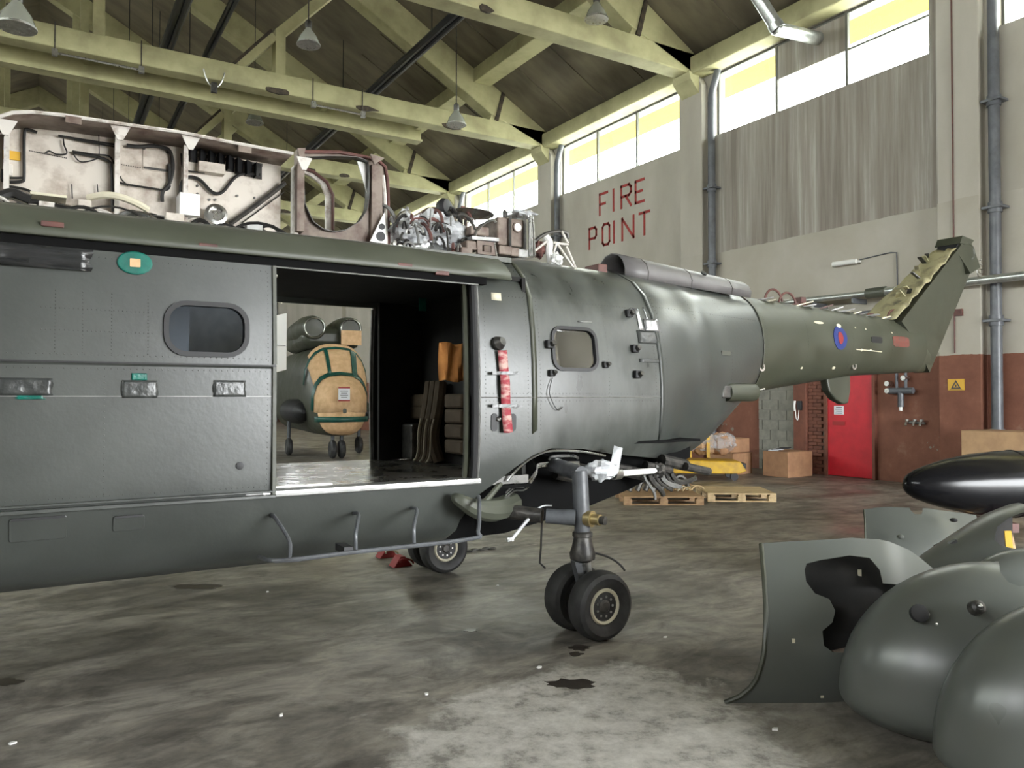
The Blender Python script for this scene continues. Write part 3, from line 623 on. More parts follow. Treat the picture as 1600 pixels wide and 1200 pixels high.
for i in range(5):
    p = Vector((10.28, CY-.05, 3.28)); MB().tube(bez(p, p+Vector((.1,-.02*i,.05)), p+Vector((.12,.02,.1-.04*i)), p+Vector((.16*random.random()+.05, -.1, .12-.06*i))), .006, 5).build('loose_wire', M['alu'], heli)
# boom markings: roundel, faded red serial, scratches, sealant patches
def decal(name, m_, px, py, w, h, n=20, lift=.006, squarish=False):
    c = skinpt(px, py, 0); pts = []
    for i in range(n):
        a = 2*math.pi*i/n; dx, dz = math.cos(a), math.sin(a)
        if squarish: k = max(abs(dx), abs(dz)); dx /= k; dz /= k
        x, z = c.x+w/2*dx, c.z+h/2*dz; pts.append((x, CY-side(x, z)-lift, z))
    cen = (c.x, CY-side(c.x, c.z)-lift, c.z)
    m = MB(); m.v = [cen]+pts+[(p[0], p[1]+lift+.004, p[2]) for p in pts]; m.f = [(0, 1+i, 1+(i+1) % n) for i in range(n)]+[(1+i, 1+(i+1) % n, 1+n+(i+1) % n, 1+n+i) for i in range(n)]
    return m.build(name, M[m_], heli, smooth=0)
decal('roundel', 'green_paint', 1313, 528, .24, .25); decal('roundel_centre', 'red_paint', 1313, 528, .09, .13, lift=.009)
decal('serial_marking', 'fadedred', 1408, 534, .36, .12, lift=.005, squarish=True); decal('dark_marking', 'black', 1370, 531, .22, .07, squarish=True)
for px, py, w, h in ((1279,504,.17,.03),(1310,509,.08,.045),(1336,512,.02,.02),(1352,514,.02,.02),(1393,520,.03,.02),(1252,575,.04,.025),(1302,575,.06,.03),(1346,547,.04,.03),(1360,547,.03,.02)): decal('sealant_patch', 'cream', px, py, w, h, 8)
MB().tube([skinpt(1337, 546, .004), skinpt(1360, 548, .004), skinpt(1377, 550, .004)], .006, 5).build('scratch', M['cream'], heli)
for px, py in ((1190, 574), (1334, 572)):
    p = skinpt(px, py); MB().lathe(p+Vector((0,.01,0)), (0,-1,0), [(.04,0),(.04,.02),(.02,.02),(.02,.005)], 12).build('drain_boss', M['alu'], heli)
# debris and torn edge along the boom spine
for i in range(26):
    t = i/25; px = 1175+225*t; py = 468+32*t; p = at(px, py, 'y', CY-.1); p.z -= .015; a = random.random()*6
    MB().beam(p, p+Vector((.05+.14*random.random(), .1*math.sin(a), .02+.04*random.random())), .04+.05*random.random(), .012).build('spine_scrap', M[('darkmetal','redbrown','cream','dullmetal','skin_boom')[i % 5]], heli, smooth=0)
for px, py, k in ((1200, 465, 1), (1222, 470, -1), (1390, 496, 1)):
    p = at(px, py, 'y', CY-.1); MB().tube(bez(p+Vector((-.05,0,-.02)), p+Vector((0,0,.14)), p+Vector((.18,0,.12)), p+Vector((.22,0,-.03))), .012, 6).build('pipe_loop', M['redbrown'], heli)
for px, py in ((1163, 458), (1250, 472)):
    p = at(px, py, 'y', CY-.05); MB().box(p-Vector((.04,.05,.04)), p+Vector((.04,.05,.05))).build('shaft_bearing', M['redbrown'], heli, smooth=0, bevel=.01)
# belly blade under the boom, cylinder pod on the cone, blade aerial
bl = [(7.35,1.86),(7.40,1.70),(7.52,1.60),(7.66,1.55),(7.74,1.56),(7.78,1.70),(7.78,1.9)]
MB().prism(bl, XZ, CY-.05, CY+.05).build('belly_blade', M['skin_boom'], heli, smooth=0, bevel=.02)
pa, pb = at(1134, 613, 'y', 4.80), at(1178, 613, 'y', 4.80)
pod = MB().lathe(pa, pb-pa, [(.02,-.02),(.08,0),(.082,.33),(.078,.35),(.06,.352),(.055,.33),(0.01,.33)], 20).build('tail_pod', M['skin_boom'], heli)
MB().tube([pb-Vector((.06,0,0)), pb+Vector((.14,0,.03))], .009, 6).build('probe', M['alu'], heli)
pq = skinpt(1128, 600, 0)
MB().prism([(-.06,0),(.04,0),(.015,.22),(0,.24)], lambda a, b, d: (pa.x-.02+a, pa.y+d, pa.z+.06+b), -.015, .015).build('blade_aerial', M['redbrown'], heli, smooth=0)
MB().box((pa.x-.1, pa.y-.06, pa.z-.05), (pa.x+.02, pa.y+.2, pa.z+.06)).build('pod_bracket', M['darkmetal'], heli, smooth=0, bevel=.01)
p = skinpt(1133, 552); MB().box(p-Vector((.06,.02,.02)), p+Vector((.05,.02,.02))).build('aerial_base', M['skin_boom'], heli, smooth=0)
# open tail shaft cover: half pipe tilted on the spine
a0, a1 = at(955, 430, 'y', CY-.12), at(1150, 465, 'y', CY-.12)
rows = []
for k in range(9):
    an = R(-20+k*27); rows.append([a0+(a1-a0)*j/6+Vector((0, -.19*math.cos(an), .02+.17*math.sin(an)*(1-.25*j/6))) for j in range(7)])
MB().sheet(rows).build('shaft_cover', M['cover'], heli, solid=.012, soff=0)
for j in (1, 3, 5):
    q = a0+(a1-a0)*j/6; MB().tube([q+Vector((0, -.195*math.cos(R(-20+k*27)), .02+.175*math.sin(R(-20+k*27))*(1-.25*j/6))) for k in range(9)], .006, 5).build('cover_rib', M['darkmetal'], heli)
q = a0+(a1-a0)*.62+Vector((0,-.15,.13)); MB().lathe(q, (0,-.6,.6), [(.03,0),(.03,.012),(.015,.012)], 10).build('cover_hole', M['black'], heli)
MB().cyl(a0+Vector((-.15,.03,.02)), a1+Vector((.1,.03,0)), .04, n=10).build('tail_shaft', M['dullmetal'], heli)
MB().box(a0+Vector((-.22,-.1,-.06)), a0+Vector((-.12,.1,.07))).build('shaft_bearing', M['redbrown'], heli, smooth=0, bevel=.01)

# --- cabin inside
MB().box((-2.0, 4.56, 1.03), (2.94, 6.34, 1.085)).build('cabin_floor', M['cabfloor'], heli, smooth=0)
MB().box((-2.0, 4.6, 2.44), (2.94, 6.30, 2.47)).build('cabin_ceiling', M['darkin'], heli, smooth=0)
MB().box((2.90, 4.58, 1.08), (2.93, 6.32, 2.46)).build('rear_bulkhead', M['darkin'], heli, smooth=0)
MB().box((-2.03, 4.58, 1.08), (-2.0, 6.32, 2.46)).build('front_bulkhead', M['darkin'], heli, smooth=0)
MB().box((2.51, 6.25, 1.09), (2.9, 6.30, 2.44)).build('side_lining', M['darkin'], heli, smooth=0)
# brown quilted panels and seat frames against the rear bulkhead
for i, (y0, y1) in enumerate(((5.30, 5.60), (6.0, 6.28))):
    for k in range(4 if i == 0 else 2):
        z0 = 1.18+.12*k if i == 0 else 1.44+.10*k
        MB().box((2.80, y0, z0), (2.89, y1, z0+.112)).build('quilted_pad', M['brownquilt'], heli, bevel=.02)
for y in (5.72, 5.82, 5.92):
    MB().tube(smoothline([(2.82, y, 1.1), (2.78, y+.03, 1.3), (2.80, y-.02, 1.55), (2.84, y+.01, 1.75)], 4), .05, 8).build('hanging_webbing', M['brownquilt'], heli)
MB().box((2.7, 6.0, 1.10), (2.86, 6.22, 1.40)).build('equipment_box', M['darkmetal'], heli, smooth=0, bevel=.02)
for i in range(7):
    y = 5.66+.04*i; MB().tube(bez((2.74, y, 1.45), (2.70, y+.03, 1.3), (2.72, y-.05, 1.15), (2.68, y+.02, 1.1)), .008, 5).build('webbing_strap', M['cream' if i % 3 == 0 else 'brownquilt'], heli)
p = at(706, 566, 'y', 4.75)
rows = [[(p.x-.10+.21*i/8, 4.74+.02*math.sin(i*1.7+j*.5), p.z+.13-.26*j/6+.008*math.sin(i)) for i in range(9)] for j in range(7)]
MB().sheet(rows).build('orange_cloth', M['orange'], heli, solid=.008, soff=0)
p = at(660, 476, 'y', 5.6); MB().box(p-Vector((.03,.006,.05)), p+Vector((.03,.006,.05))).build('green_tag', M['greentape'], heli, smooth=0)
# far door frame edges, seen against the light
MB().tube([(2.50, CY+side(2.5, z)-.01, z) for z in (1.09, 1.3, 1.6, 1.9, 2.1, 2.3, 2.4)], .022, 8).build('far_door_frame', M['dullmetal'], heli)
MB().tube([(2.47, CY+side(2.5, z)-.05, z) for z in (1.09, 1.6, 2.0, 2.38)], .014, 8).build('far_door_rail', M['dullmetal'], heli)
# near door surround
fr = [(2.475, CY-side(2.47, z)-.005, z) for z in (1.06, 1.2, 1.5, 1.8, 2.0, 2.2, 2.3, 2.39)]
MB().tube(fr, .024, 8).build('door_seal', M['black'], heli)
MB().tube([(2.505, p[1]-.004, p[2]) for p in fr], .009, 6).build('door_edge_trim', M['dullmetal'], heli)
MB().tube([(2.44, p[1]+.05, p[2]) for p in fr], .022, 6).build('inner_door_rail', M['skin_boom'], heli)
MB().box((1.0, 4.475, 1.052), (2.52, 4.60, 1.092)).build('door_sill', M['dullmetal'], heli, smooth=0, bevel=.008)
MB().box((1.1, 4.468, 1.075), (2.5, 4.474, 1.089)).build('sill_rail', M['alu'], heli, smooth=0)
MB().box((1.15, 4.62, 1.09), (1.55, 4.66, 1.10)).build('floor_track', M['alu'], heli, smooth=0)
# upper door rail gap and olive roof fairing
MB().box((-2.5, CY-.965, 2.378), (2.56, CY-.90, 2.43)).build('upper_rail', M['bayblack'], heli, smooth=0)
MB().box((1.1, CY-.962, 2.37), (2.5, CY-.945, 2.395)).build('rail_lip', M['skin_boom'], heli, smooth=0)
rows = []
for x in frange(-2.5, 2.76, .35):
    k = 0 if x < 2.0 else (x-2.0)/.76*.03
    rows.append([(x, CY-.985+k, 2.425), (x, CY-.965+k, 2.47), (x, CY-.90+k, 2.53), (x, CY-.81+k, 2.585), (x, CY-.74+k, 2.61-k)])
MB().sheet(rows).build('roof_fairing', M['fairing'], heli, solid=.02, soff=0)
for px, py in ((82, 352), (325, 386), (632, 416), (690, 428)):
    p = at(px, py, 'y', CY-.97); MB().box(p-Vector((.05,.015,.01)), p+Vector((.05,.03,.018))).build('fairing_latch', M['redbrown'], heli, smooth=0, bevel=.005)
MB().box((-2.4, CY-.73, 2.59), (2.9, CY+.73, 2.625)).build('roof_deck', M['skin_boom'], heli, smooth=0)
# --- sliding door, pushed forward
OFF = .045
def doorpt(x, z, off=OFF): return (x, CY-side(0, z)-off, z)
zz_ = [1.062, 1.11, 1.2, 1.4, 1.6, 1.79, 1.81, 1.95, 2.1, 2.2, 2.3, 2.375]
door = MB().sheet([[doorpt(x, z, OFF-.015-(.012 if z < 1.8 else 0)) for z in zz_] for x in frange(-1.55, 1.165, .3)]).build('sliding_door', M['skin'], heli, solid=.03, soff=0)
W0, W1 = at(263, 474, 'y', CY-1.0), at(383, 553, 'y', CY-1.0)
cut(door, [MB().prism(rrect(W0.x, W1.z, W1.x, W0.z, .1), XZ, 4.2, 4.7)])
oo, ii = rrect(W0.x-.022, W1.z-.022, W1.x+.022, W0.z+.022, .115), rrect(W0.x+.004, W1.z+.004, W1.x-.004, W0.z-.004, .09)
MB().ring(oo, ii, lambda a, b, d: (a, CY-side(0, b)-OFF+d, b), -.016, .04).build('window_seal', M['black'], door, smooth=0)
MB().prism(rrect(W0.x, W1.z, W1.x, W0.z, .1), lambda a, b, d: (a, CY-side(0, b)-OFF+d, b), .01, .016).build('window_acrylic', M['acrylic'], door, smooth=0)
MB().box((-1.55, CY-1.006, 1.797), (1.165, CY-.98, 1.806)).build('seam', M['black'], door, smooth=0)
MB().box((-1.55, CY-.993, 1.627), (1.165, CY-.97, 1.631)).build('seam_sealant', M['dullmetal'], door, smooth=0)
MB().box((-1.55, CY-1.012, 1.055), (1.165, CY-.965, 1.075)).box((-1.55, CY-1.006, 1.085), (1.165, CY-.965, 1.098)).build('lower_rail', M['skin'], door, smooth=0, bevel=.004)
MB().beam((1.155, CY-.99, 1.06), (1.155, CY-.99, 1.8), .02, .03, (0,1,0)).beam((1.155, CY-1.0, 1.81), (1.155, CY-.972, 2.375), .02, .03, (0,1,0)).build('edge_strip', M['skin_boom'], door, smooth=0)
p = at(375, 728, 'y', CY-.99); MB().lathe(p+Vector((0,.02,0)), (0,-1,0), [(.022,0),(.022,.02),(.012,.022)], 10).build('key_hole', M['black'], door)
def tape(px0, py0, px1, py1, m_, name='tape_patch', jag=0.0, wrinkle=.004, lift=.004, parent=None):
    a, b = at(px0, py0, 'y', CY-1.0), at(px1, py1, 'y', CY-1.0); nx, nz = 10, 6; rows = []
    for j in range(nz+1):
        z = a.z+(b.z-a.z)*j/nz; rows.append([(a.x+(b.x-a.x)*i/nx+(jag*random.uniform(-1,1) if i in (0,nx) else 0), doorpt(0, z, OFF)[1]-lift+wrinkle*noise.noise((i*.7+px0, j*1.1, 1)), z+.006*noise.noise((i, px0, 4))) for i in range(nx+1)])
    return MB().sheet(rows).build(name, M[m_], parent or door, solid=.002, soff=0)
tape(-60, 372, 143, 424, 'blacktape', 'black_plastic_strip', .01, .02, .018)
tape(-2, 590, 82, 618, 'darktape', jag=.008, wrinkle=.006, lift=-.006); tape(190, 594, 246, 622, 'darktape', jag=.006, wrinkle=.006, lift=-.006); tape(334, 594, 384, 620, 'darktape', jag=.004, lift=-.006)
tape(206, 583, 230, 594, 'greentape', lift=-.006); tape(26, 618, 68, 624, 'greentape', jag=.01, lift=-.006)
c = at(211, 411, 'y', CY-.98); gt = MB().prism([(c.x+.085*math.cos(2*math.pi*i/18)*(1+.1*noise.noise((i,1,1))), c.z+.062*math.sin(2*math.pi*i/18)) for i in range(18)], lambda a, b, d: (a, doorpt(0, b)[1]+d, b), -.012, .002).build('green_tape_pad', M['greentape'], door, smooth=0, bevel=.006)
MB().prism(rrect(c.x-.025, c.z-.022, c.x+.025, c.z+.022, .004), lambda a, b, d: (a, doorpt(0, b)[1]+d, b), -.016, -.01).build('paper_square', M['paper'], gt, smooth=0)
p = at(431, 431, 'y', CY-.93); MB().ball(p, .012, n=8, m=6).build('rail_roller', M['alu'], heli)
# --- belly details below the door
for px0, py0, px1, py1 in ((176, 806, 224, 826), (14, 810, 104, 840)):
    a, b = at(px0, py0, 'y', CY-.91), at(px1, py1, 'y', CY-.88)
    MB().prism(rrect(a.x, b.z, b.x, a.z, .015), lambda q, w, d: (q, CY-side(0, w)-.003+d, w), -.006, .006).build('step_panel', M['skin'], heli, smooth=0, bevel=.003)
    MB().box((a.x+.01, CY-side(0, a.z)-.012, a.z-.012), (b.x-.01, CY-side(0, a.z)+.01, a.z)).build('step_slot', M['black'], heli, smooth=0)
# footrail: bent tube on four stays
rl = thing_rail = MB()
ry = 4.28
zrail = .86-.02
rail_pts = smoothline([at(405, 870, 'y', 4.5), at(440, 876, 'y', ry), at(560, 862, 'y', ry), at(735, 842, 'y', ry), at(747, 830, 'y', ry), at(749, 790, 'y', ry), at(748, 776, 'y', 4.42)], 6)
rail = rl.tube(rail_pts, .0135, 8).build('foot_rail', M['gear'], heli)
for (px, py), (qx, qy) in (((424, 806), (452, 874)), ((553, 802), (556, 858)), ((643, 794), (647, 848))):
    p, q = at(px, py, 'y', CY-side(0, .93)-.0), at(qx, qy, 'y', ry)
    MB().tube(smoothline([p, p+Vector((0,-.08,0)), (q.x, ry, q.z+.10), q], 5), .0115, 8).build('rail_stay', M['gear'], rail)
MB().box(at(530, 852, 'y', 4.45)-Vector((.03,.02,.02)), at(552, 858, 'y', ry)+Vector((0,0,.015))).build('rail_plate', M['black'], rail, smooth=0)

# --- main gear bay and legs
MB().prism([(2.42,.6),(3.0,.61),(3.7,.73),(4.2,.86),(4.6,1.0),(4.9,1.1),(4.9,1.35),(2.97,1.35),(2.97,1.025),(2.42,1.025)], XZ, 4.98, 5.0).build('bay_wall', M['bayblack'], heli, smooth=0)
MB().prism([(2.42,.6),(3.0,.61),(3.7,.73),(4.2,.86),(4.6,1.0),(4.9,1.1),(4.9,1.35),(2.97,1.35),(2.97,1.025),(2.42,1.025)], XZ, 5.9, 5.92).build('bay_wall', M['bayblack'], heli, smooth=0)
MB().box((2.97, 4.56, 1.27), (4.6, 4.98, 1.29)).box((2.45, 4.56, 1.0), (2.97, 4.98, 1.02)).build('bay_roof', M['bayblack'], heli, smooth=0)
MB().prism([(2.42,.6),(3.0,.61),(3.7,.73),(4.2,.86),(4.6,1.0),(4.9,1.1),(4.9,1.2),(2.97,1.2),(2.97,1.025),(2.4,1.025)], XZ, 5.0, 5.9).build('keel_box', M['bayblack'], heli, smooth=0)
arch = [skinpt(*q, .006) for q in ((792, 752), (806, 735), (826, 718), (852, 706), (880, 704), (912, 706), (945, 712))]
MB().tube(smoothline(arch, 4), .008, 6).build('bay_edge', M['alu'], heli)
for i, o_ in enumerate((0, 5, 10)):
    MB().tube(smoothline([at(790, 770+o_*.8, 'y', 4.62), at(804, 757+o_, 'y', 4.6), at(822, 754+o_, 'y', 4.6), at(838, 735+o_*.6, 'y', 4.62), at(845, 724+o_*.5, 'y', 4.62), at(905, 722+o_*.5, 'y', 4.62)], 4), .006, 6).build('hydraulic_pipe', M['alu'], heli)
MB().tube(smoothline([at(858, 718, 'y', 4.62), at(864, 713, 'y', 4.6), at(895, 712, 'y', 4.6), at(903, 716, 'y', 4.62)], 4), .011, 8).build('hydraulic_pipe', M['alu'], heli)
# crumpled deflated duct at the front of the bay
MB().tube(smoothline([at(708, 775, 'y', 4.48), at(722, 784, 'y', 4.42), at(745, 795, 'y', 4.45), at(775, 796, 'y', 4.55), at(800, 786, 'y', 4.7)], 4), [.02,.03,.038,.042,.045,.05,.055,.06,.066,.07,.075,.078,.08,.08,.08,.08,.08], 10).build('crumpled_duct', M['fairing'], heli)
MB().tube([at(752, 790, 'y', 4.47), at(768, 772, 'y', 4.5), at(782, 755, 'y', 4.58)], .02, 8).build('duct_stay', M['fairing'], heli)
gear = {}
def main_gear(yo, yi, sgn, near):
    """yo outer wheel, yi inner wheel, sgn -1 near side"""
    X = 3.24; r_ = .232
    g = MB().tube([(X-.05, (yo+yi)/2+.02*sgn*-1, 1.12), (X-.045, (yo+yi)/2, .80)], [.056,.056], 16).build('gear_leg', M['gear'], heli)
    ym = (yo+yi)/2
    MB().tube([(X-.045, ym, .82), (X-.04, ym, .60)], .054, 16).tube([(X-.05, ym, 1.10), (X-.03, ym-sgn*.55, 1.16)], .055, 12).build('oleo_cylinder', M['gear'], g)
    MB().tube([(X-.26, ym+.12, .815), (X-.1, ym, .805)], [.05, .055], 14).build('drag_brace', M['gear'], g)
    MB().cyl((X-.28, ym+.14, .815), (X-.5, ym+.4, .84), .05).build('brace_end', M['darkmetal'], g)
    MB().lathe((X-.03, ym-.03*-sgn, .80), (.35, sgn*.9, -.02), [(.055,0),(.056,.05),(.038,.05),(.038,.11),(.025,.112)], 16).build('trunnion', M['brass'], g)
    MB().lathe((X-.03, ym-.03*-sgn, .80), (.35, sgn*.9, -.02), [(.028,.11),(.03,.15),(.018,.152)], 12).build('trunnion_pin', M['darkmetal'], g)
    MB().lathe((X-.04, ym, .50), (0,0,1), [(.05,0),(.085,.02),(.09,.06),(.075,.1),(.06,.17),(.07,.175),(.07,.2),(.055,.21)], 18).build('oleo_gland', M['darkmetal'], g)
    for dx in (-.045, .035): MB().cyl((X-.03+dx, ym, .52), (X+dx, ym, .24), .022, n=10).build('oleo_piston' if dx > 0 else 'brake_line', M['alu' if dx > 0 else 'gear'], g)
    MB().beam((X-.10, ym, .52), (X-.02, ym, .25), .05, .05, (0,1,0)).build('torque_link', M['gear'], g)
    MB().cyl((X, yo, r_-.005), (X, yi, r_-.005), .05, n=12).build('axle', M['darkmetal'], g)
    for y, s in ((yo, sgn), (yi, -sgn)):
        w = .085
        prof = [(.12,-w*.6),(.15,-w*.9),(.19,-w),(.216,-w*.8),(.229,-w*.4),(.232,0),(.229,w*.4),(.216,w*.8),(.19,w),(.15,w*.9),(.12,w*.6)]
        wh = MB().lathe((X, y, r_), (0,1,0), prof, 40).build('tyre', M['tyre'], g)
        MB().lathe((X, y, r_), (0,s,0), [(.122,-.02),(.122,w*.62),(.112,w*.78),(.100,w*.70),(.092,w*.45),(.03,w*.40)], 32).build('wheel_rim', M['cream'], wh)
        MB().lathe((X, y, r_), (0,s,0), [(.09,w*.40),(.085,w*.5),(.05,w*.55),(.03,w*.75),(.01,w*.76)], 24).build('wheel_hub', M['darkmetal'], wh)
        for i in range(9):
            a = 2*math.pi*i/9; MB().cyl((X+.065*math.cos(a), y+s*w*.45, r_+.065*math.sin(a)), (X+.065*math.cos(a), y+s*w*.66, r_+.065*math.sin(a)), .009, n=6).build('wheel_bolt', M['alu'], wh)
    return g
g1 = main_gear(4.14, 4.42, -1, True); g2 = main_gear(6.76, 6.48, 1, False)
MB().tube(bez((3.26, 4.24, .56), (3.34, 4.2, .55), (3.42, 4.15, .5), (3.44, 4.12, .44)), .008, 6).build('brake_hose', M['cable'], g1)
q = at(847, 806, 'y', 4.45)
MB().tube([q, q+Vector((-.01,0,-.22)), q+Vector((-.02,0,-.32)), q+Vector((.02,-.01,-.36))], .007, 6).build('dangling_cable', M['cable'], heli)
MB().tube(smoothline([at(862, 790, 'y', 4.5), at(845, 792, 'y', 4.48), at(825, 812, 'y', 4.46), at(800, 842, 'y', 4.44)], 5), [.006]*6+[.012]*10, 6).build('clear_hose', M['plastic'], heli)
MB().box(at(797, 843, 'y', 4.44)-Vector((.025,.01,.012)), at(797, 843, 'y', 4.44)+Vector((.025,.01,.015))).build('hose_end', M['alu'], heli, smooth=0)
# crumpled plastic bagging on top of the leg and the white strut behind it
def crumple(name, c, rx, ry_, rz, mat_, parent, seed, n=18, m=12, amp=.35, sub=0):
    b = MB(); rings = []
    for i in range(m+1):
        t = math.pi*(.03+.94*i/m); ring_ = []
        for k in range(n):
            a = 2*math.pi*k/n; d = Vector((math.sin(t)*math.cos(a), math.sin(t)*math.sin(a), math.cos(t))); f = 1+amp*noise.noise(d*2.3+Vector((seed, 0, 0)))+amp*.6*noise.noise(d*5.5+Vector((0, seed, 0)))
            ring_.append((c[0]+rx*d.x*f, c[1]+ry_*d.y*f, c[2]+rz*d.z*f))
        rings.append(ring_)
    return b.loft(rings, True, True).build(name, M[mat_], parent, smooth=12)
crumple('plastic_bag', at(940, 735, 'y', 4.4), .13, .09, .07, 'plastic', heli, 3)
pl = at(963, 720, 'y', 4.35)
MB().sheet([[pl+Vector((-.06+.04*j+.03*i, .02*i, -.06+.055*i-.01*j)) for j in range(3)] for i in range(4)]).build('plastic_flap', M['plastic'], heli, solid=.004)
st0, st1 = at(965, 740, 'y', 4.6), at(1028, 735, 'y', 4.75)
MB().cyl(st0, st1, .024, n=12).build('jack_strut', M['whitepl'], heli)
MB().cyl(st0-(st1-st0)*.12, st0+(st1-st0)*.04, .045, n=12).build('strut_collar', M['alu'], heli)
crumple('strut_head', st1, .07, .06, .06, 'darkmetal', heli, 9)
for i in range(6):
    a = st1+Vector((-.15+.06*i, 0, -.03)); MB().tube(bez(a, a+Vector((.02,0,-.08)), a+Vector((.08,-.05,-.1)), a+Vector((.1+.03*i, -.02, -.2+.03*i))), .012+.01*(i % 2), 6).build('bay_hose', M['darkmetal' if i % 3 else 'dullmetal'], heli)
for i in range(7):
    a = Vector((3.3+.22*i, 4.75+.05*(i % 2), 1.05+.03*(i % 3))); MB().cyl(a, a+Vector((.3, .03, -.06)), .035+.015*(i % 2), n=10).build('bay_pipe', M['darkmetal'], heli)
# --- side details on the aft cabin
MB().ring(rrect(wa.x-.018, wb_.z-.018, wb_.x+.018, wa.z+.018, .09), rrect(wa.x+.006, wb_.z+.006, wb_.x-.006, wa.z-.006, .07), lambda a, b, d: (a, CY-side(a, b)+d, b), -.014, .03).build('aft_window_frame', M['black'], heli, smooth=0)
MB().prism(rrect(wa.x, wb_.z, wb_.x, wa.z, .08), lambda a, b, d: (a, CY-side(a, b)+d, b), .004, .010).build('aft_window_acrylic', M['hazyacrylic'], heli, smooth=0)
for px, py, s in ((857, 538, 1), (861, 583, .8), (945, 570, .8), (990, 545, 1), (994, 585, 1), (981, 490, 1)):
    p = skinpt(px, py); MB().box(p-Vector((.03*s,.035*s,.03*s)), p+Vector((.03*s,.01,.03*s))).build('latch_block', M['black'], heli, smooth=0, bevel=.008)
    MB().cyl(p+Vector((.01,-.03*s,-.005)), p+Vector((.01,-.06*s,.01)), .018*s, n=10).build('latch_knob', M['darkmetal'], heli)
p = skinpt(982, 488); MB().tube([p+Vector((.03*math.cos(a), -.04, .03*math.sin(a))) for a in [2*math.pi*i/12 for i in range(13)]], .006, 5).build('wire_loop', M['cable'], heli)
MB().tube(smoothline([skinpt(862, 590, .01), skinpt(856, 615, .02), skinpt(868, 640, .02), skinpt(878, 636, .01)], 5), .003, 5).build('lanyard', M['cable'], heli)
def skinpatch(px0, py0, px1, py1, m_, name, lift=.004, nx=5, nz=6, wr=0.):
    a, b = skinpt(px0, py0), skinpt(px1, py1); rows = []
    for j in range(nz+1):
        z = a.z+(b.z-a.z)*j/nz; rows.append([(a.x+(b.x-a.x)*i/nx, CY-side(a.x+(b.x-a.x)*i/nx, z)-lift+wr*noise.noise((i*.9+px0, j, 2)), z) for i in range(nx+1)])
    return MB().sheet(rows).build(name, M[m_], heli, solid=.003, soff=0)
skinpatch(990, 482, 1005, 516, 'silverfoil', 'silver_tape', wr=.003); skinpatch(1003, 480, 1012, 500, 'silverfoil', 'silver_tape', wr=.003)
skinpatch(1004, 498, 1031, 518, 'silverfoil', 'silver_tape', lift=.006, wr=.003); skinpatch(994, 516, 1031, 538, 'darktape', 'dark_tape', wr=.003); skinpatch(998, 560, 1034, 567, 'darktape', 'dark_tape')
skinpatch(767, 457, 783, 470, 'cream', 'paint_chip', lift=.003, nx=2, nz=2); skinpatch(902, 501, 925, 505, 'dullmetal', 'scuff', lift=.002, nx=2, nz=1)
MB().tube([skinpt(x, 621, .003) for x in range(752, 1036, 20)], .0035, 5).build('seam_sealant', M['dullmetal'], heli)
# red and white streamer strapped to the side
sp = [skinpt(782, 548, .025), skinpt(785, 580, .02), skinpt(786, 600, .03), skinpt(788, 635, .02), skinpt(789, 660, .03), skinpt(790, 676, .035)]
sp = smoothline(sp, 4)
MB().sheet([[p+Vector((-.036,0,0)) for p in sp], [p+Vector((0,-.008,0)) for p in sp], [p+Vector((.036,0,.004)) for p in sp]]).build('warning_streamer', M['streamer'], heli, solid=.004, soff=0)
for (x0, x1, y) in ((765, 806, 583), (765, 812, 634)):
    a, b = skinpt(x0, y, .032), skinpt(x1, y, .032); MB().beam(a, b, .012, .022).build('streamer_strap', M['darktape'], heli, smooth=0)
p = skinpt(776, 538); MB().lathe(p, (.3,-.8,.3), [(.045,0),(.05,.02),(.03,.06),(.01,.062)], 12).build('streamer_boss', M['darkmetal'], heli)
for px in (772, 801):
    p = skinpt(px, 660); MB().prism(rrect(p.x-.025, p.z-.06, p.x+.025, p.z+.06, .024), lambda a, b, d: (a, CY-side(a, b)+d, b), -.006, .01).build('hand_hold', M['black'], heli, smooth=0)
p = skinpt(778, 655, .01); MB().ball(p, .018, n=8, m=6).build('hold_stud', M['alu'], heli)
# nose gear (ahead of the frame)
ng = MB().cyl((-2.6, CY, .75), (-2.6, CY, .25), .05).build('nose_leg', M['gear'], heli)
for y in (CY-.12, CY+.12): MB().lathe((-2.6, y, .2), (0,1,0), [(.08,-.05),(.16,-.06),(.195,-.03),(.2,0),(.195,.03),(.16,.06),(.08,.05)], 24).build('tyre', M['tyre'], ng)

# --- engine deck: white centre firewall with ribs, cables and boxes
FWY = 5.38
def fw(px, py, off=.02): p = at(px, py, 'y', FWY-off); return p
def z8(x, y, off=.02): return fw(x/5, 160+y/5, off)
def z1(x, y, off=.02): return fw(x/3.2, y/3.2, off)
FL = .30
topline = [at(px, py, 'y', FWY-FL) for px, py in ((-160, 190), (-60, 186), (0, 182), (20, 176), (50, 175), (100, 180), (180, 192), (285, 207), (370, 224), (458, 240))]
fwp = [(p.x, p.z) for p in topline]
x_l, x_r = fwp[0][0], fwp[-1][0]
wall_poly = [(x_l, 2.62)]+[(x_r, 2.62)]+[(x*1.0, z) for x, z in fwp[::-1]]
firewall = MB().prism(wall_poly, XZ, FWY, FWY+.012).build('firewall', M['whitepanel'], heli, smooth=0)
MB().sheet([[(x, FWY-FL, z) for x, z in fwp], [(x, FWY, z) for x, z in fwp]]).build('firewall_flange', M['frame'], firewall, solid=.008, soff=0)
MB().tube([(x, FWY-FL, z) for x, z in fwp], .011, 6).build('flange_edge', M['framewhite'], firewall)
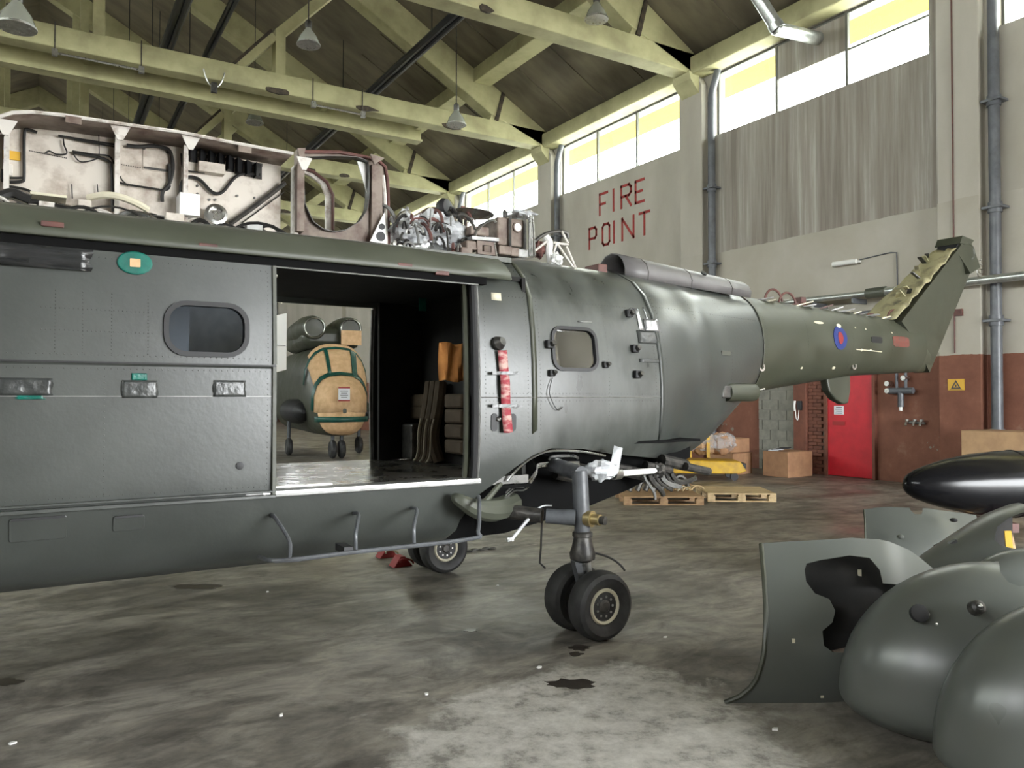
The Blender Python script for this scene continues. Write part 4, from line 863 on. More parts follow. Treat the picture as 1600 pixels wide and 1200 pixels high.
for px in (10, 181, 287, 458):
    p = fw(px, 320); zt = [z for x, z in fwp if x <= p.x+.03][-1]
    MB().box((p.x-.012, FWY-.09, 2.62), (p.x+.012, FWY, zt-.01)).box((p.x-.014, FWY-.1, 2.62), (p.x+.014, FWY-.09, zt-.05)).build('firewall_rib', M['framewhite'], firewall, smooth=0)
    MB().prism([(p.x-.055, zt-.005), (p.x+.055, zt-.005), (p.x+.014, zt-.09), (p.x-.014, zt-.09)], XZ, FWY-FL+.02, FWY-FL+.03).build('rib_gusset', M['framewhite'], firewall, smooth=0)
for px in (115, 383): 
    p = at(px, 186 if px < 200 else 232, 'y', FWY-FL-.01); MB().box(p-Vector((.04,0,.025)), p+Vector((.04,.02,.015))).build('flange_clip', M['frame'], firewall, smooth=0)
def cab(pts, r=.008, m_='cable', f=z8, off=.03, name='cable'):
    MB().tube(smoothline([f(x, y, off) for x, y in pts], 4), r*.8, 6).build(name, M[m_], firewall)
cab([(290,235),(215,212),(192,235),(188,400),(188,580),(170,618),(75,622)], .012); cab([(190,590),(75,590)], .009)
cab([(455,260),(700,300),(900,330)], .009); cab([(580,290),(900,348)], .006); cab([(495,285),(500,330),(520,400),(440,405),(385,380),(355,400)], .006)
cab([(570,390),(780,430),(855,465),(872,520),(880,850)], .011); cab([(565,380),(720,405),(850,420),(890,480)], .007); cab([(570,400),(620,460),(690,460),(760,440)], .005); cab([(772,250),(775,420)], .004)
cab([(990,335),(1080,345),(1200,340),(1310,365),(1342,430),(1350,520),(1325,630),(1272,700),(1268,775)], .015); cab([(905,540),(925,615),(990,640),(1180,670),(1300,685),(1330,650)], .008)
cab([(1320,480),(1325,620)], .011); cab([(1415,400),(1425,500),(1470,535),(1600,550)], .007); cab([(950,240),(1080,270),(1190,295)], .012)
cab([(905,985),(908,915),(945,885),(1000,900),(1060,960),(1110,962),(1170,892),(1220,868),(1300,875)], .014, f=z1)
cab([(600,880),(610,900),(640,928)], .006, f=z1); cab([(70,655),(200,680),(280,715),(420,735)], .01); cab([(560,640),(565,750)], .005); cab([(760,640),(765,700)], .004)
cab([(1150,1120),(1290,1020),(1425,915)], .022, 'darkmetal', z1, .06, 'diagonal_brace'); cab([(1210,1115),(1230,1100),(1420,960)], .006, 'darkmetal', z1)
def fbox(x0, y0, x1, y1, f, dep, m_, name):
    a, b = f(x0, y0, .0), f(x1, y1, .0); return MB().box((a.x, FWY-dep, b.z), (b.x, FWY-.001, a.z)).build(name, M[m_], firewall, smooth=0, bevel=.004)
fbox(1115,360,1315,555,z8,.008,'whitepanel','access_panel'); fbox(1120,520,1310,528,z8,.014,'darkmetal','panel_hinge'); fbox(880,985,980,1105,z1,.15,'whitepl','junction_box'); fbox(985,815,1115,885,z1,.07,'whitepanel','relay_box')
fbox(20,370,160,460,z8,.01,'yellowsign','orange_placard'); fbox(20,480,100,580,z8,.02,'framewhite','placard_plate'); fbox(10,545,70,630,z8,.08,'black','black_box'); fbox(150,985,330,1020,z1,.16,'cream','tray')
for i in range(8):
    x = 945+46*i; a, b = z1(x, 738+12*i, 0), z1(x+42, 815+12*i, 0)
    MB().prism([(a.x, FWY-.002), (b.x, FWY-.002), (a.x+.004, FWY-.07)], lambda q, w, d: (q, w, d), b.z, a.z).build('heat_sink_fin', M['black'], firewall, smooth=0)
a, b = z1(940, 740, 0), z1(1310, 850, 0); MB().box((a.x, FWY-.012, b.z+.02), (b.x, FWY-.001, a.z-.03)).build('heat_sink_base', M['darkmetal'], firewall, smooth=0)
for x, y in ((985,930),(985,970),(1045,1000),(1075,1000),(720,745),(835,765),(700,705),(770,718),(1185,980),(1270,990)):
    p = z1(x, y, 0); MB().cyl((p.x, FWY-.012, p.z), (p.x, FWY, p.z), .008, n=8).build('panel_stud', M['darkmetal'], firewall)
for i in range(46):
    p = z8(230+i*13, 378+i*2.6, 0) if i < 23 else z8(915+(i-23)*18, 480+(i-23)*3, 0); MB().box((p.x-.003, FWY-.003, p.z-.003), (p.x+.003, FWY, p.z+.003)).build('rivet', M['darkmetal'], firewall, smooth=0)
p = z1(1075, 1085, .1); MB().lathe(p, (0,-1,.2), [(.07,0),(.07,.05),(.05,.055),(.045,.03)], 18).build('drum', M['alu'], firewall)
# deck clutter in front of the firewall
DK = 2.625
MB().tube(smoothline([z1(440,990,.15), z1(520,975,.2), z1(600,985,.22), z1(680,1015,.22), z1(740,1050,.2)], 4), .022, 8).build('deck_duct', M['cream'], heli)
MB().tube(smoothline([z1(0,985,.2), z1(60,965,.2), z1(110,985,.2), z1(150,1000,.2)], 4), .03, 8).build('deck_hose', M['cable'], heli)
for i in range(26):
    x = -.6+2.0*random.random(); y = FWY-.42+.36*random.random(); l = .12+.25*random.random(); a = random.uniform(-.5,.5); zd_ = 1.62+.99*y/4.7-.015
    MB().tube(bez((x, y, zd_-.02), (x+l*.3, y+l*a*.3, zd_+.05+.05*random.random()), (x+l*.7, y+l*a*.7, zd_+.05+.03*random.random()), (x+l, y+l*a, zd_-.02), 8), .006+.010*random.random(), 6).build('deck_pipe', M[('alu','cable','dullmetal','cable','darkmetal','framewhite')[i % 6]], heli)
for i in range(10):
    x = .0+1.4*random.random(); y = FWY-.4+.3*random.random(); MB().box((x, y, DK), (x+.05+.06*random.random(), y+.06, DK+.10+.05*random.random())).build('deck_fitting', M[('whitepanel','dullmetal','darkmetal','framewhite')[i % 4]], heli, smooth=0, bevel=.006)
# rear engine frame with the round opening
def z7(x, y, yy=5.30): p = at(430+x/4, 200+y/4, 'y', yy); return (p.x, p.z)
outer = [(140,150),(400,153),(560,183),(640,205),(685,245),(700,330),(704,520),(706,738),(560,735),(400,705),(280,685),(140,662),(140,520),(140,330)]
inner = [(168,188),(340,182),(500,186),(572,212),(578,300),(577,430),(565,520),(520,590),(430,645),(360,655),(290,640),(225,590),(175,480),(166,330)]
def resamp(poly, n=64):
    P = [Vector(p) for p in poly]; d = [0]
    for i in range(len(P)): d.append(d[-1]+(P[(i+1) % len(P)]-P[i]).length)
    out = []
    for k in range(n):
        s = d[-1]*k/n; i = max(j for j in range(len(P)) if d[j] <= s+1e-9); t = (s-d[i])/(d[i+1]-d[i]); out.append(tuple(P[i]+(P[(i+1) % len(P)]-P[i])*t))
    return out
# match both loops by angle round the opening's centre
def byangle(poly, c, n=64):
    P = [Vector(p) for p in poly]; out = []
    for k in range(n):
        a = -math.pi+2*math.pi*k/n; d = Vector((math.cos(a), math.sin(a))); best = None
        for i in range(len(P)):
            p, q = P[i]-c, P[(i+1) % len(P)]-c; e = q-p; den = d.x*e.y-d.y*e.x
            if abs(den) < 1e-9: continue
            t = (p.x*e.y-p.y*e.x)/den; u_ = (p.x*d.y-p.y*d.x)/den
            if t > 0 and -1e-6 <= u_ <= 1+1e-6 and (best is None or t > best): best = t
        out.append(tuple(c+d*best))
    return out
cc = Vector((372, 420)); oz = [z7(*p) for p in byangle(outer, cc)]; iz = [z7(*p) for p in byangle(inner, cc)]
efr = MB().ring(oz, iz, XZ, 5.30, 5.33).build('engine_frame', M['frame'], heli, smooth=0)
MB().ring([(x, z) for x, z in iz], [(x*.985+.015*1.83, z*.985+.015*3.08) for x, z in iz], XZ, 5.26, 5.34).build('frame_lip', M['darkmetal'], efr, smooth=0)
MB().tube([(z7(a, b)[0], 5.29, z7(a, b)[1]) for a, b in ((140,150),(400,153),(560,183),(640,205),(685,245),(700,330),(704,520),(706,738))], .013, 8).build('frame_edge', M['redbrown'], efr)
MB().tube([(z7(a, b)[0], 5.285, z7(a, b)[1]) for a, b in ((668,300),(680,420),(685,560),(688,735))], .014, 6).build('frame_flange', M['framewhite'], efr)
a, b = z7(592, 215), z7(660, 735); MB().box((a[0], 5.265, b[1]), (b[0], 5.30, a[1]-.02)).build('frame_channel', M['frame'], efr, smooth=0, bevel=.006)
a, b = z7(118, 150), z7(160, 660); MB().box((a[0], 5.22, b[1]), (b[0], 5.30, a[1])).build('frame_post', M['frame'], efr, smooth=0)
for q in ([(115,150),(165,150),(148,215),(130,215)], [(565,185),(650,210),(612,235),(590,250)]): MB().prism([z7(*p) for p in q], XZ, 5.20, 5.22).build('frame_gusset', M['frame'], efr, smooth=0)
br = MB().prism([z7(657,540), z7(568,720), z7(672,736)], XZ, 5.22, 5.235).build('triangle_bracket', M['whitepl'], efr, smooth=0)
for x, y, r_ in ((640,630,.022),(633,690,.034)):
    p = z7(x, y); MB().cyl((p[0], 5.214, p[1]), (p[0], 5.222, p[1]), r_, n=16).build('bracket_hole', M['black'], br)
p = z7(545, 250); MB().prism([z7(515,205),(z7(575,215)),z7(570,330),z7(575,400),z7(550,310),z7(530,250)], XZ, 5.31, 5.32).build('torn_liner', M['whitepl'], efr, smooth=0)
a2 = [(165,250),(240,278),(320,340),(358,420),(358,640)]; b2 = [(165,275),(225,300),(290,350),(318,420),(318,640)]
pa2 = [z7(*p, 5.75) for p in a2]; pb2 = [z7(*p, 5.75) for p in b2]
MB().prism(pa2+pb2[::-1], XZ, 5.75, 5.78).build('inner_arch', M['framewhite'], efr, smooth=0)
MB().tube([(x, 5.74, z) for x, z in pa2], .012, 6).build('arch_edge', M['redbrown'], efr)
MB().box((1.5, 5.0, DK-.02), (2.95, 6.1, DK+.015)).build('gearbox_deck', M['frame'], heli, smooth=0)
# gearbox clutter behind the frame, seen over the roof line
def zd(x, y, yy=5.15): return at(560+x/4, 280+y/4, 'y', yy)
for i, (x, y, rx, rz) in enumerate(((290,300,.11,.10),(400,330,.15,.09),(480,300,.13,.12),(560,340,.13,.10),(620,370,.09,.07),(250,350,.08,.06),(350,390,.1,.06),(520,400,.10,.06))):
    crumple('plastic_wrap', zd(x, y, 5.25+.06*(i % 3)), rx, .12, rz, 'plastic', heli, i*3.1, amp=.55)
for i in range(60):
    x = 200+540*random.random(); y = 250+190*random.random(); a = zd(x, y+20, 5.05+.25*random.random()); a.z = max(a.z, 2.64); q = a+Vector((random.uniform(-.2,.2), random.uniform(-.1,.1), random.uniform(-.02,.14)))
    MB().tube(bez(a, a+Vector((0,0,.08)), q+Vector((0,0,.06)), q, 6), .005+.009*random.random(), 6).build('engine_pipe', M[('alu','cable','dullmetal','redbrown','darkmetal')[i % 5]], heli)
MB().tube(smoothline([zd(290,270,5.4), zd(370,230,5.4), zd(440,190,5.4), zd(520,190,5.4)], 3), .017, 8).build('control_rod', M['frame'], heli)
p = zd(542, 185, 5.38); MB().lathe(p, (.5,-.85,.1), [(.02,-.05),(.07,-.04),(.085,0),(.07,.03),(.03,.04)], 16).build('bellcrank_wheel', M['black'], heli)
p = zd(700, 215, 5.35); MB().lathe(p+Vector((0,0,-.01)), (.05,0,1), [(.01,-.015),(.10,-.004),(.19,.006),(.10,.012),(.01,.02)], 20).build('swash_dish', M['alu'], heli)
MB().cyl(zd(600,225,5.38), zd(600,240,5.38), .05, n=12).build('dish_hub', M['darkmetal'], heli)
for x in (600, 640, 670): MB().cyl(zd(x, 240, 5.38), (zd(x, 240, 5.38).x, 5.38, 2.60), .014, n=8).build('deck_post', M['frame'], heli)
a, b = zd(862, 235, 5.2), zd(945, 420, 5.2)
tank = MB().box((a.x, 5.18, b.z), (zd(1045, 420, 5.2).x, 5.5, a.z)).build('hydraulic_tank', M['frame'], heli, smooth=0, bevel=.012)
p = zd(992, 302, 5.18); MB().lathe((p.x, 5.182, p.z), (0,-1,0), [(.042,0),(.042,.014),(.032,.014)], 20).build('gauge_rim', M['frame'], tank); MB().cyl((p.x, 5.182, p.z), (p.x, 5.166, p.z), .032, n=18).build('gauge_face', M['whitepl'], tank)
for x in (948, 1040, 1070, 1085): q0, q1 = zd(x, 225, 5.16), zd(x, 480, 5.16); MB().cyl(q0, q1, .012, n=8).build('tank_strut', M['alu' if x > 1050 else 'darkmetal'], tank)
for x in (915, 990, 1030): q = zd(x, 230, 5.3); MB().lathe(q, (0,0,1), [(.02,-.01),(.022,.03),(.01,.05)], 10).build('tank_filler', M['darkmetal'], tank)
crumple('tank_wrap', zd(1010, 220, 5.3), .12, .1, .03, 'plastic', heli, 44, amp=.5)
a, b = zd(740, 385, 5.08), zd(850, 480, 5.08)
MB().ring([(a.x, b.z), (b.x, b.z+.0), (b.x-.02, a.z), (a.x-.01, a.z)], [((a.x+b.x)/2-.04, b.z+.02), ((a.x+b.x)/2+.04, b.z+.02), ((a.x+b.x)/2+.04, a.z-.03), ((a.x+b.x)/2-.04, a.z-.03)], XZ, 5.06, 5.09).build('gearbox_bracket', M['frame'], heli, smooth=0)
q0, q1 = zd(690, 372, 5.1), zd(858, 385, 5.1); MB().beam(q0, q1, .1, .025).build('gearbox_plate', M['dullmetal'], heli, smooth=0)
for x, y, w in ((660,460,.05),(700,420,.06),(740,330,.08),(800,440,.05),(900,450,.06),(960,460,.04),(1010,470,.05)):
    p = zd(x, y, 5.12); MB().box(p-Vector((w,.05,.035)), p+Vector((w,.05,.035))).build('gearbox_block', M[('frame','darkmetal','dullmetal','black')[x % 4]], heli, smooth=0, bevel=.01)
MB().tube(smoothline([zd(850,395,5.0), zd(868,490,5.0), zd(900,498,5.0), zd(1085,490,5.0), zd(1100,430,5.0), zd(1090,240,5.05)], 4), .007, 6).build('guard_wire', M['alu'], heli)
for (x0, y0), (x1, y1) in (((1240,400),(1195,530)),((1240,400),(1345,555)),((1300,420),(1360,560)),((1220,395),(1310,410)),((1100,450),(1200,370)),((1270,325),(1310,400))): MB().cyl(zd(x0, y0, 5.1), zd(x1, y1, 5.1), .010, n=8).build('a_frame_strut', M['framewhite'], heli)
MB().tube(smoothline([zd(1170,360,5.12), zd(1195,400,5.1), zd(1190,450,5.1), zd(1205,520,5.12)], 4), .03, 10).build('white_hose', M['whitepl'], heli)
MB().tube(smoothline([zd(1100,390,5.14), zd(1160,345,5.12), zd(1240,325,5.12), zd(1300,335,5.12), zd(1310,370,5.12)], 4), .014, 8).build('lift_link', M['darkmetal'], heli)
crumple('white_rag', zd(1235, 500, 5.08), .05, .05, .05, 'whitepl', heli, 71, amp=.5); crumple('link_block', zd(1130, 440, 5.15), .05, .05, .07, 'redbrown', heli, 72)

# ================================================================== SECOND HELICOPTER, NOSE MASKED WITH PAPER
O2 = Vector((6.8, 19.3, 0)); f2 = Vector((.12, .99, 0)).normalized(); l2 = Vector((f2.y, -f2.x, 0))   # f2 runs back along its body
h2 = thing('masked_helicopter', 'far helicopter with nose and windscreen masked in tan paper and green tape', 'helicopter', O2)
S2 = [(0,.03,1.25,1.32),(.02,.3,.95,1.7),(.12,.5,.78,1.95),(.35,.68,.66,2.12),(.6,.80,.62,2.25),(.95,.88,.60,2.8),(1.3,.95,.6,3.08),(3,.97,.58,3.12),(7,.95,.6,3.1)]
def sec2(s):
    i = 0
    while i < len(S2)-2 and s > S2[i+1][0]: i += 1
    a, b = S2[i], S2[i+1]; t = min(max((s-a[0])/(b[0]-a[0]), 0), 1); return [p+(q-p)*t for p, q in zip(a[1:], b[1:])]
def pt2(s, a, g=0.):
    w, zb, zt = sec2(s); c, n_ = math.cos(a), math.sin(a)
    x = (.9*w+g)*math.copysign(abs(n_)**.75, n_); z = (zb+zt)/2+((zt-zb)/2+g)*math.copysign(abs(c)**.75, c)
    return O2+f2*(s-g*.8)+l2*x+Vector((0,0,z))
MB().loft([[pt2(s, 2*math.pi*k/32) for k in range(32)] for s in (0,.06,.12,.22,.35,.6,.8,.95,1.1,1.3,2,3,5,7)], True, True).build('fuselage', M['skin_boom'], h2)
def patch2(s0, s1, a0, a1, g, m_, name):
    return MB().sheet([[pt2(s0+(s1-s0)*i/8, R(a0+(a1-a0)*j/10), g+.012*noise.noise((i*.8+s0*9, j*.7+a0, 5))) for j in range(11)] for i in range(9)]).build(name, M[m_], h2, solid=.004, soff=1)
patch2(.62, 1.12, -62, -16, .02, 'paper', 'windscreen_paper'); patch2(.62, 1.12, -12, 20, .02, 'paper', 'windscreen_paper'); patch2(.66, 1.2, 30, 78, .02, 'paper', 'windscreen_paper'); patch2(1.16, 1.34, -50, 50, .02, 'paper', 'roof_paper')
patch2(.0, .5, -97, 97, .025, 'paper', 'nose_paper'); patch2(.0, .34, 97, 263, .025, 'paper', 'chin_paper')
for s0, s1, a0, a1 in ((.5,.62,-95,95),(1.1,1.18,-85,85),(.6,1.15,-17,-11),(.6,1.15,20,32),): patch2(s0, s1, a0, a1, .035, 'dkgreentape', 'green_tape')
for z0, z1_ in ((1.0, 1.14),):
    MB().sheet([[O2+f2*(-.06+.42*abs(t)**2.6)+l2*(.70*t)+Vector((0,0,z)) for t in [k/8-1 for k in range(17)]] for z in (z0, (z0+z1_)/2, z1_)]).build('green_tape', M['dkgreentape'], h2, solid=.01, soff=0)
nc = O2-f2*.16+Vector((0,0,1.72))-l2*.05
MB().obox(nc, l2*.15, f2*.005, (0,0,.17)).build('notice_sheet', M['notice'], h2, smooth=0)
for k in (-1, 1): MB().obox(nc+Vector((0,0,.165*k))-f2*.008, l2*.15, f2*.003, (0,0,.018)).build('notice_band', M['redprint'], h2, smooth=0)
for k in range(4): MB().obox(nc+Vector((0,0,.08-.055*k))-f2*.008, l2*(.1-.02*(k % 2)), f2*.003, (0,0,.008)).build('print_line', M['ink'], h2, smooth=0)
for s in (-1, 1):
    c = O2+f2*1.5+l2*.5*s+Vector((0,0,3.55))
    it = MB().lathe(c, f2, [(.24,.04),(.27,0),(.31,.02),(.36,.3),(.4,1.0),(.36,2.6)], 24).build('engine_intake', M['skin_boom'], h2)
    MB().tube([c-f2*.012+l2*.27*math.cos(R(15*k))+Vector((0,0,.27*math.sin(R(15*k)))) for k in range(25)], .018, 6).build('intake_lip', M['alu'], it); MB().cyl(c+f2*.05, c+f2*.09, .25, n=20).build('intake_plug', M['black'], it)
MB().obox(O2+f2*3.2+Vector((0,0,3.3)), l2*.8, f2*1.6, (0,0,.3)).build('engine_cowling', M['skin_boom'], h2, bevel=.2)
MB().obox(O2+f2*1.45+l2*.45+Vector((0,0,3.28))-f2*.22, l2*.28, f2*.01, (0,0,.2)).build('intake_paper', M['paper'], h2, smooth=0)
dp = O2+f2*1.0-l2*1.72
pd = MB().obox(dp+Vector((0,0,3.0)), l2*.42+f2*.12+Vector((0,0,.12)), f2*.02, (0,0,.75)).build('open_cowl_door', M['whitepl'], h2, smooth=0, bevel=.01)
MB().obox(dp+Vector((0,0,3.1))-f2*.03-l2*.28, l2*.06, f2*.01, (0,0,.42)).build('door_slot', M['redbrown'], pd, smooth=0); MB().obox(dp+Vector((0,0,3.0))-f2*.035+l2*.05, l2*.34+f2*.1, f2*.005, (0,0,.008)).build('door_seam', M['ink'], pd, smooth=0)
for x, s in ((-.85, 1.9), (.85, 1.9)):
    c = O2+f2*s+l2*x+Vector((0,0,1.25)); MB().lathe(c, f2, [(.05,-.8),(.25,-.6),(.34,0),(.34,1.2),(.2,1.8)], 20).build('sponson', M['black'], h2)
for x, s in ((-.12, .9), (.12, .9), (-1.0, 2.6), (1.0, 2.6)):
    c = O2+f2*s+l2*x+Vector((0,0,.25)); MB().lathe(c, l2, [(.08,-.07),(.2,-.08),(.245,-.04),(.25,0),(.245,.04),(.2,.08),(.08,.07)], 22).build('wheel', M['tyre'], h2); MB().cyl(c, c+Vector((0,0,.75)), .05, n=10).build('gear_leg', M['gear'], h2)

# ================================================================== THINGS ON THE FLOOR
def pallet(p0, p1, dep, mat_, label):
    p0, p1 = Vector(p0), Vector(p1); ux = (p1-p0).normalized(); uy = Vector((-ux.y, ux.x, 0)); L_ = (p1-p0).length; c = (p0+p1)/2+uy*dep/2
    t = thing('pallet', label, 'pallet', (c.x, c.y, 0), 'wooden pallets')
    def ob(a0, a1, b0, b1, z0, z1, nm): MB().obox(p0+ux*(a0+a1)/2+uy*(b0+b1)/2+Vector((0,0,(z0+z1)/2)), ux*(a1-a0)/2, uy*(b1-b0)/2, (0,0,(z1-z0)/2)).build(nm, M[mat_], t, smooth=0, bevel=.003)
    for b in (0, dep/2-.05, dep-.1):
        ob(0, L_, b, b+.1, .002, .02, 'bottom_board')
        for a in (0, L_/2-.06, L_-.12): ob(a, a+.12, b, b+.1, .02, .10, 'block')
    for a in (0, L_/2-.05, L_-.1): ob(a, a+.1, 0, dep, .10, .118, 'stringer_board')
    n = 8
    for i in range(n): ob(0, L_, dep*i/n+.004, dep*(i+1)/n-.006, .118, .136+.002*random.random(), 'deck_board')
    return t
pallet((7.57, 9.08, 0), (8.6, 8.45, 0), 1.0, 'wood2', 'brown wooden pallet with greasy parts on it beneath the tail')
pallet((8.95, 8.72, 0), (9.82, 8.12, 0), 1.0, 'wood', 'clean pale empty wooden pallet on the concrete')
# greasy parts on the brown pallet
gp = thing('scrap_parts', 'heap of greasy hoses and shavings on the brown pallet', 'scrap', (8.2, 9.3, .137))
for i in range(14):
    a = Vector((8.55+.35*random.random(), 8.95+.35*random.random(), .16)); MB().tube(bez(a, a+Vector((.1,.05,.1)), a+Vector((.15,-.1,.06)), a+Vector((.2*random.random(), -.1, .02))), .012, 5).build('shaving', M[('cream','wood','cardboard2')[i % 3]], gp)
for i in range(6):
    a = Vector((7.9+.12*i, 9.35-.05*i, .17)); MB().tube(bez(a, a+Vector((.1,0,.25)), a+Vector((.25,-.05,.3)), a+Vector((.3,-.1,.05))), .04, 8).build('hose', M['darkmetal'], gp)
def carton(c, sx, sy, h, ang, mat_, label, z=0., flaps=True, open_=False):
    t = thing('cardboard_box', label, 'box', (c[0], c[1], z)); u1 = Vector((math.cos(ang), math.sin(ang), 0)); u2 = Vector((-u1.y, u1.x, 0)); C = Vector((c[0], c[1], z))
    MB().obox(C+Vector((0,0,h/2)), u1*sx/2, u2*sy/2, (0,0,h/2-.004)).build('body', M[mat_], t, smooth=0, bevel=.008)
    for s in (-1, 1): MB().obox(C+u2*sy/4*s+Vector((0,0,h)), u1*sx/2, u2*(sy/4-.004), (0,0,.004)).build('flap', M[mat_], t, smooth=0)
    MB().obox(C+Vector((0,0,h+.005)), u1*sx/2, u2*.025, (0,0,.001)).build('tape', M['cardboard2' if mat_ == 'cardboard' else 'cardboard'], t, smooth=0)
    return t
A2 = R(-6)
carton((13.35, 10.75), .80, .62, .52, R(2), 'cardboard', 'brown cardboard box nearest the red door, corner towards the camera')
carton((12.75, 11.75), .7, .6, .45, R(8), 'cardboard', 'lower cardboard box left of the box by the red door'); carton((12.8, 11.8), .62, .5, .30, R(-4), 'cardboard', 'upper cardboard box stacked left of the box by the red door', .456)
lf = thing('loose_papers', 'loose dark and white papers lying on the box by the red door', 'papers', (13.2, 10.87, .53))
for i in range(5): MB().obox((13.12+.04*i, 10.92-.03*i, .536+.01*i), (.13, .03, .01), (-.03, .1, 0), (0,0,.004)).build('sheet', M['notice' if i % 2 else 'ink'], lf, smooth=0)
carton((13.3, 6.1), .8, 1.7, 1.09, 0, 'cardboard2', 'large pale cardboard carton against the wall behind the black pod')
# yellow trolley with wrapped bundle
ty = thing('yellow_trolley', 'low yellow trolley with black castors behind the pallets', 'trolley', (11.6, 11.4, 0))
tu = Vector((.80, -.60, 0)); tv = Vector((.6, .8, 0)); tc_ = Vector((11.25, 11.35, 0))
MB().prism([(-1.0,.14),(.85,.14),(.98,.20),(.86,.38),(-1.0,.42)], lambda a, b, d: tc_+tu*a+tv*d+Vector((0,0,b)), -.35, .35).build('deck', M['yellow'], ty, smooth=0, bevel=.02)
for a, d in ((.75,-.28),(.75,.28),(-.8,-.28),(-.8,.28)):
    c = tc_+tu*a+tv*d+Vector((0,0,.08)); MB().lathe(c, tv, [(.03,-.04),(.075,-.04),(.08,0),(.075,.04),(.03,.04)], 16).build('castor', M['black'], ty)
MB().obox(tc_+tu*.95+Vector((0,0,.27)), tu*.05, tv*.2, (0,0,.06)).build('bumper', M['black'], ty, smooth=0, bevel=.01)
wbn = thing('wrapped_bundle', 'plastic-wrapped bundle of brown parts strapped on the yellow trolley', 'bundle', tc_+Vector((0,0,.42)))
for i, (a, w) in enumerate(((-.45,.28),(-.05,.26),(.3,.24))):
    c = tc_+tu*(a+.25)+Vector((0,0,.70)); crumple('parcel', c, w, .26, .22, ('cardboard','cardboard2','cardboard')[i], wbn, 90+i, amp=.25)
    crumple('plastic_wrap', c+Vector((0,-.05,.03)), w*1.02, .26, .2, 'wrapfilm', wbn, 190+i, amp=.3)
for a in (-.5, -.1, .25): MB().obox(tc_+tu*a-tv*.30+Vector((0,0,.69)), tu*.03, tv*.01, (0,0,.24)).build('strap', M['yellow'], wbn, smooth=0)
MB().obox(tc_+tu*-.15+Vector((0,0,.95)), tu*.06, tv*.04, (0,0,.2)).build('upright_board', M['yellowsign'], wbn, smooth=0)
# red chock by the far wheel
for px, py, l in ((604, 870, 'red and white wheel chock left of the far main wheel'), (626, 884, 'dark red chock just left of the far main wheel')):
    p = at(px, py, 'z', 0); t = thing('wheel_chock', l, 'chock', p)
    MB().prism([(-.1,0),(.1,0),(.02,.1),(-.03,.1)], lambda a, b, d: (p.x+a, p.y+d, b), -.07, .07).build('wedge', M['redprint'], t, smooth=0, bevel=.008)
    MB().tube(bez((p.x-.05,p.y-.11,.06),(p.x-.1,p.y-.16,.12),(p.x+.05,p.y-.18,.1),(p.x+.08,p.y-.12,.04)), .01, 6).build('rope', M['cream' if px == 604 else 'redprint'], t)
p = at(740, 862, 'z', 0); t = thing('chain_loop', 'short dark chain lying beside the far main wheel', 'chain', p)
for i in range(7): MB().tube([(p.x-.2+.07*i+.045*math.cos(a), p.y+.02*math.sin(a), .012+.012*abs(math.sin(a)*(i % 2))) for a in [2*math.pi*k/10 for k in range(11)]], .008, 5).build('link', M['darkmetal'], t)

# ---- removed cowlings in the right foreground
Vh = Vector((_v.x, _v.y, 0)).normalized()
def loc(px, py, d): return _r*((px-800)/FPX*d)+Vh*d+Vector((0, 0, EYE-(py-622)/FPX*d))
def pr_(r_, z, d): return _r*r_+Vh*d+Vector((0,0,z))
def interp(tab, v):
    for (a, b), (c, d) in zip(tab, tab[1:]):
        if a <= v <= c: return b+(d-b)*(v-a)/(c-a)
    return tab[-1][1]
# A: upright panel with the ragged opening
DA = 4.15
left = [(0,1130),(.03,1142),(.1,1165),(.2,1180),(.35,1190),(.6,1197),(1,1203)]
base = loc(1300, 1100, DA)
cA = thing('engine_cowling', 'upright grey cowling panel with a large ragged dark opening', 'cowling', (base.x, base.y, 0), 'removed cowlings on the floor')
def ptA(u, v, off=0.):
    x0 = interp(left, v); x1 = 1470+25*v; px = x0+(x1-x0)*u
    ztop = interp([(0,870),(.25,866),(.5,862),(.7,868),(.85,888),(1,925)], u); py = 1098+(ztop-1098)*v
    d = DA+.30*v**2.2+.22*max(0, u-.35)**1.5+.10*math.sin(math.pi*v)*-.6
    w = loc(px, py, DA); k = d/DA       # keep place in the row, then lean it back
    return _r*((px-800)/FPX*DA*(1+.45*(k-1)))+Vh*(d+off)+Vector((0,0,max(.0, EYE-(py-622)/FPX*DA)*(1+.25*(k-1))))
shell = MB().sheet([[ptA(i/18, j/16) for i in range(19)] for j in range(17)]).build('outer_skin', M['cowl'], cA, solid=.012, soff=0)
hole = [(345,510),(352,488),(400,476),(500,460),(570,468),(605,510),(615,556),(700,562),(745,580),(760,605),(700,680),(620,760),(560,800),(440,792),(410,770),(405,720),(440,690),(450,650),(430,610),(380,590),(350,550)]
def hp(x, y, d): px, py = 1100+x/2.222, 660+y/2.222; return loc(px, py, d)
cut(shell, [MB().prism(hole, lambda x, y, d: hp(x, y, d), 3.7, 5.4)])
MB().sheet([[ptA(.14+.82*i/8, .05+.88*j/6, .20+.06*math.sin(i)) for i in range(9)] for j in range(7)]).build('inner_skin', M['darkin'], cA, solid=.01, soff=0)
MB().tube([ptA(0, j/16, .0) for j in range(17)], .014, 8).build('edge_flange', M['skin_boom'], cA)
MB().tube([ptA(i/18, 1, .0) for i in range(19)], .007, 6).build('top_flange', M['cowl'], cA)
a, b = hp(440, 800, DA+.12), hp(600, 765, DA+.2); MB().cyl(a, b, .022, n=10).build('inner_stay', M['frame'], cA)
p = hp(535, 542, DA+.3); MB().obox(p, _r*.01, Vh*.004, (0,0,.055)).build('yellow_tab', M['cream'], cA, smooth=0)
p = loc(1196, 908, DA+.25); MB().ball(p, .025, n=10, m=8).build('green_cap', M['dkgreentape'], cA)
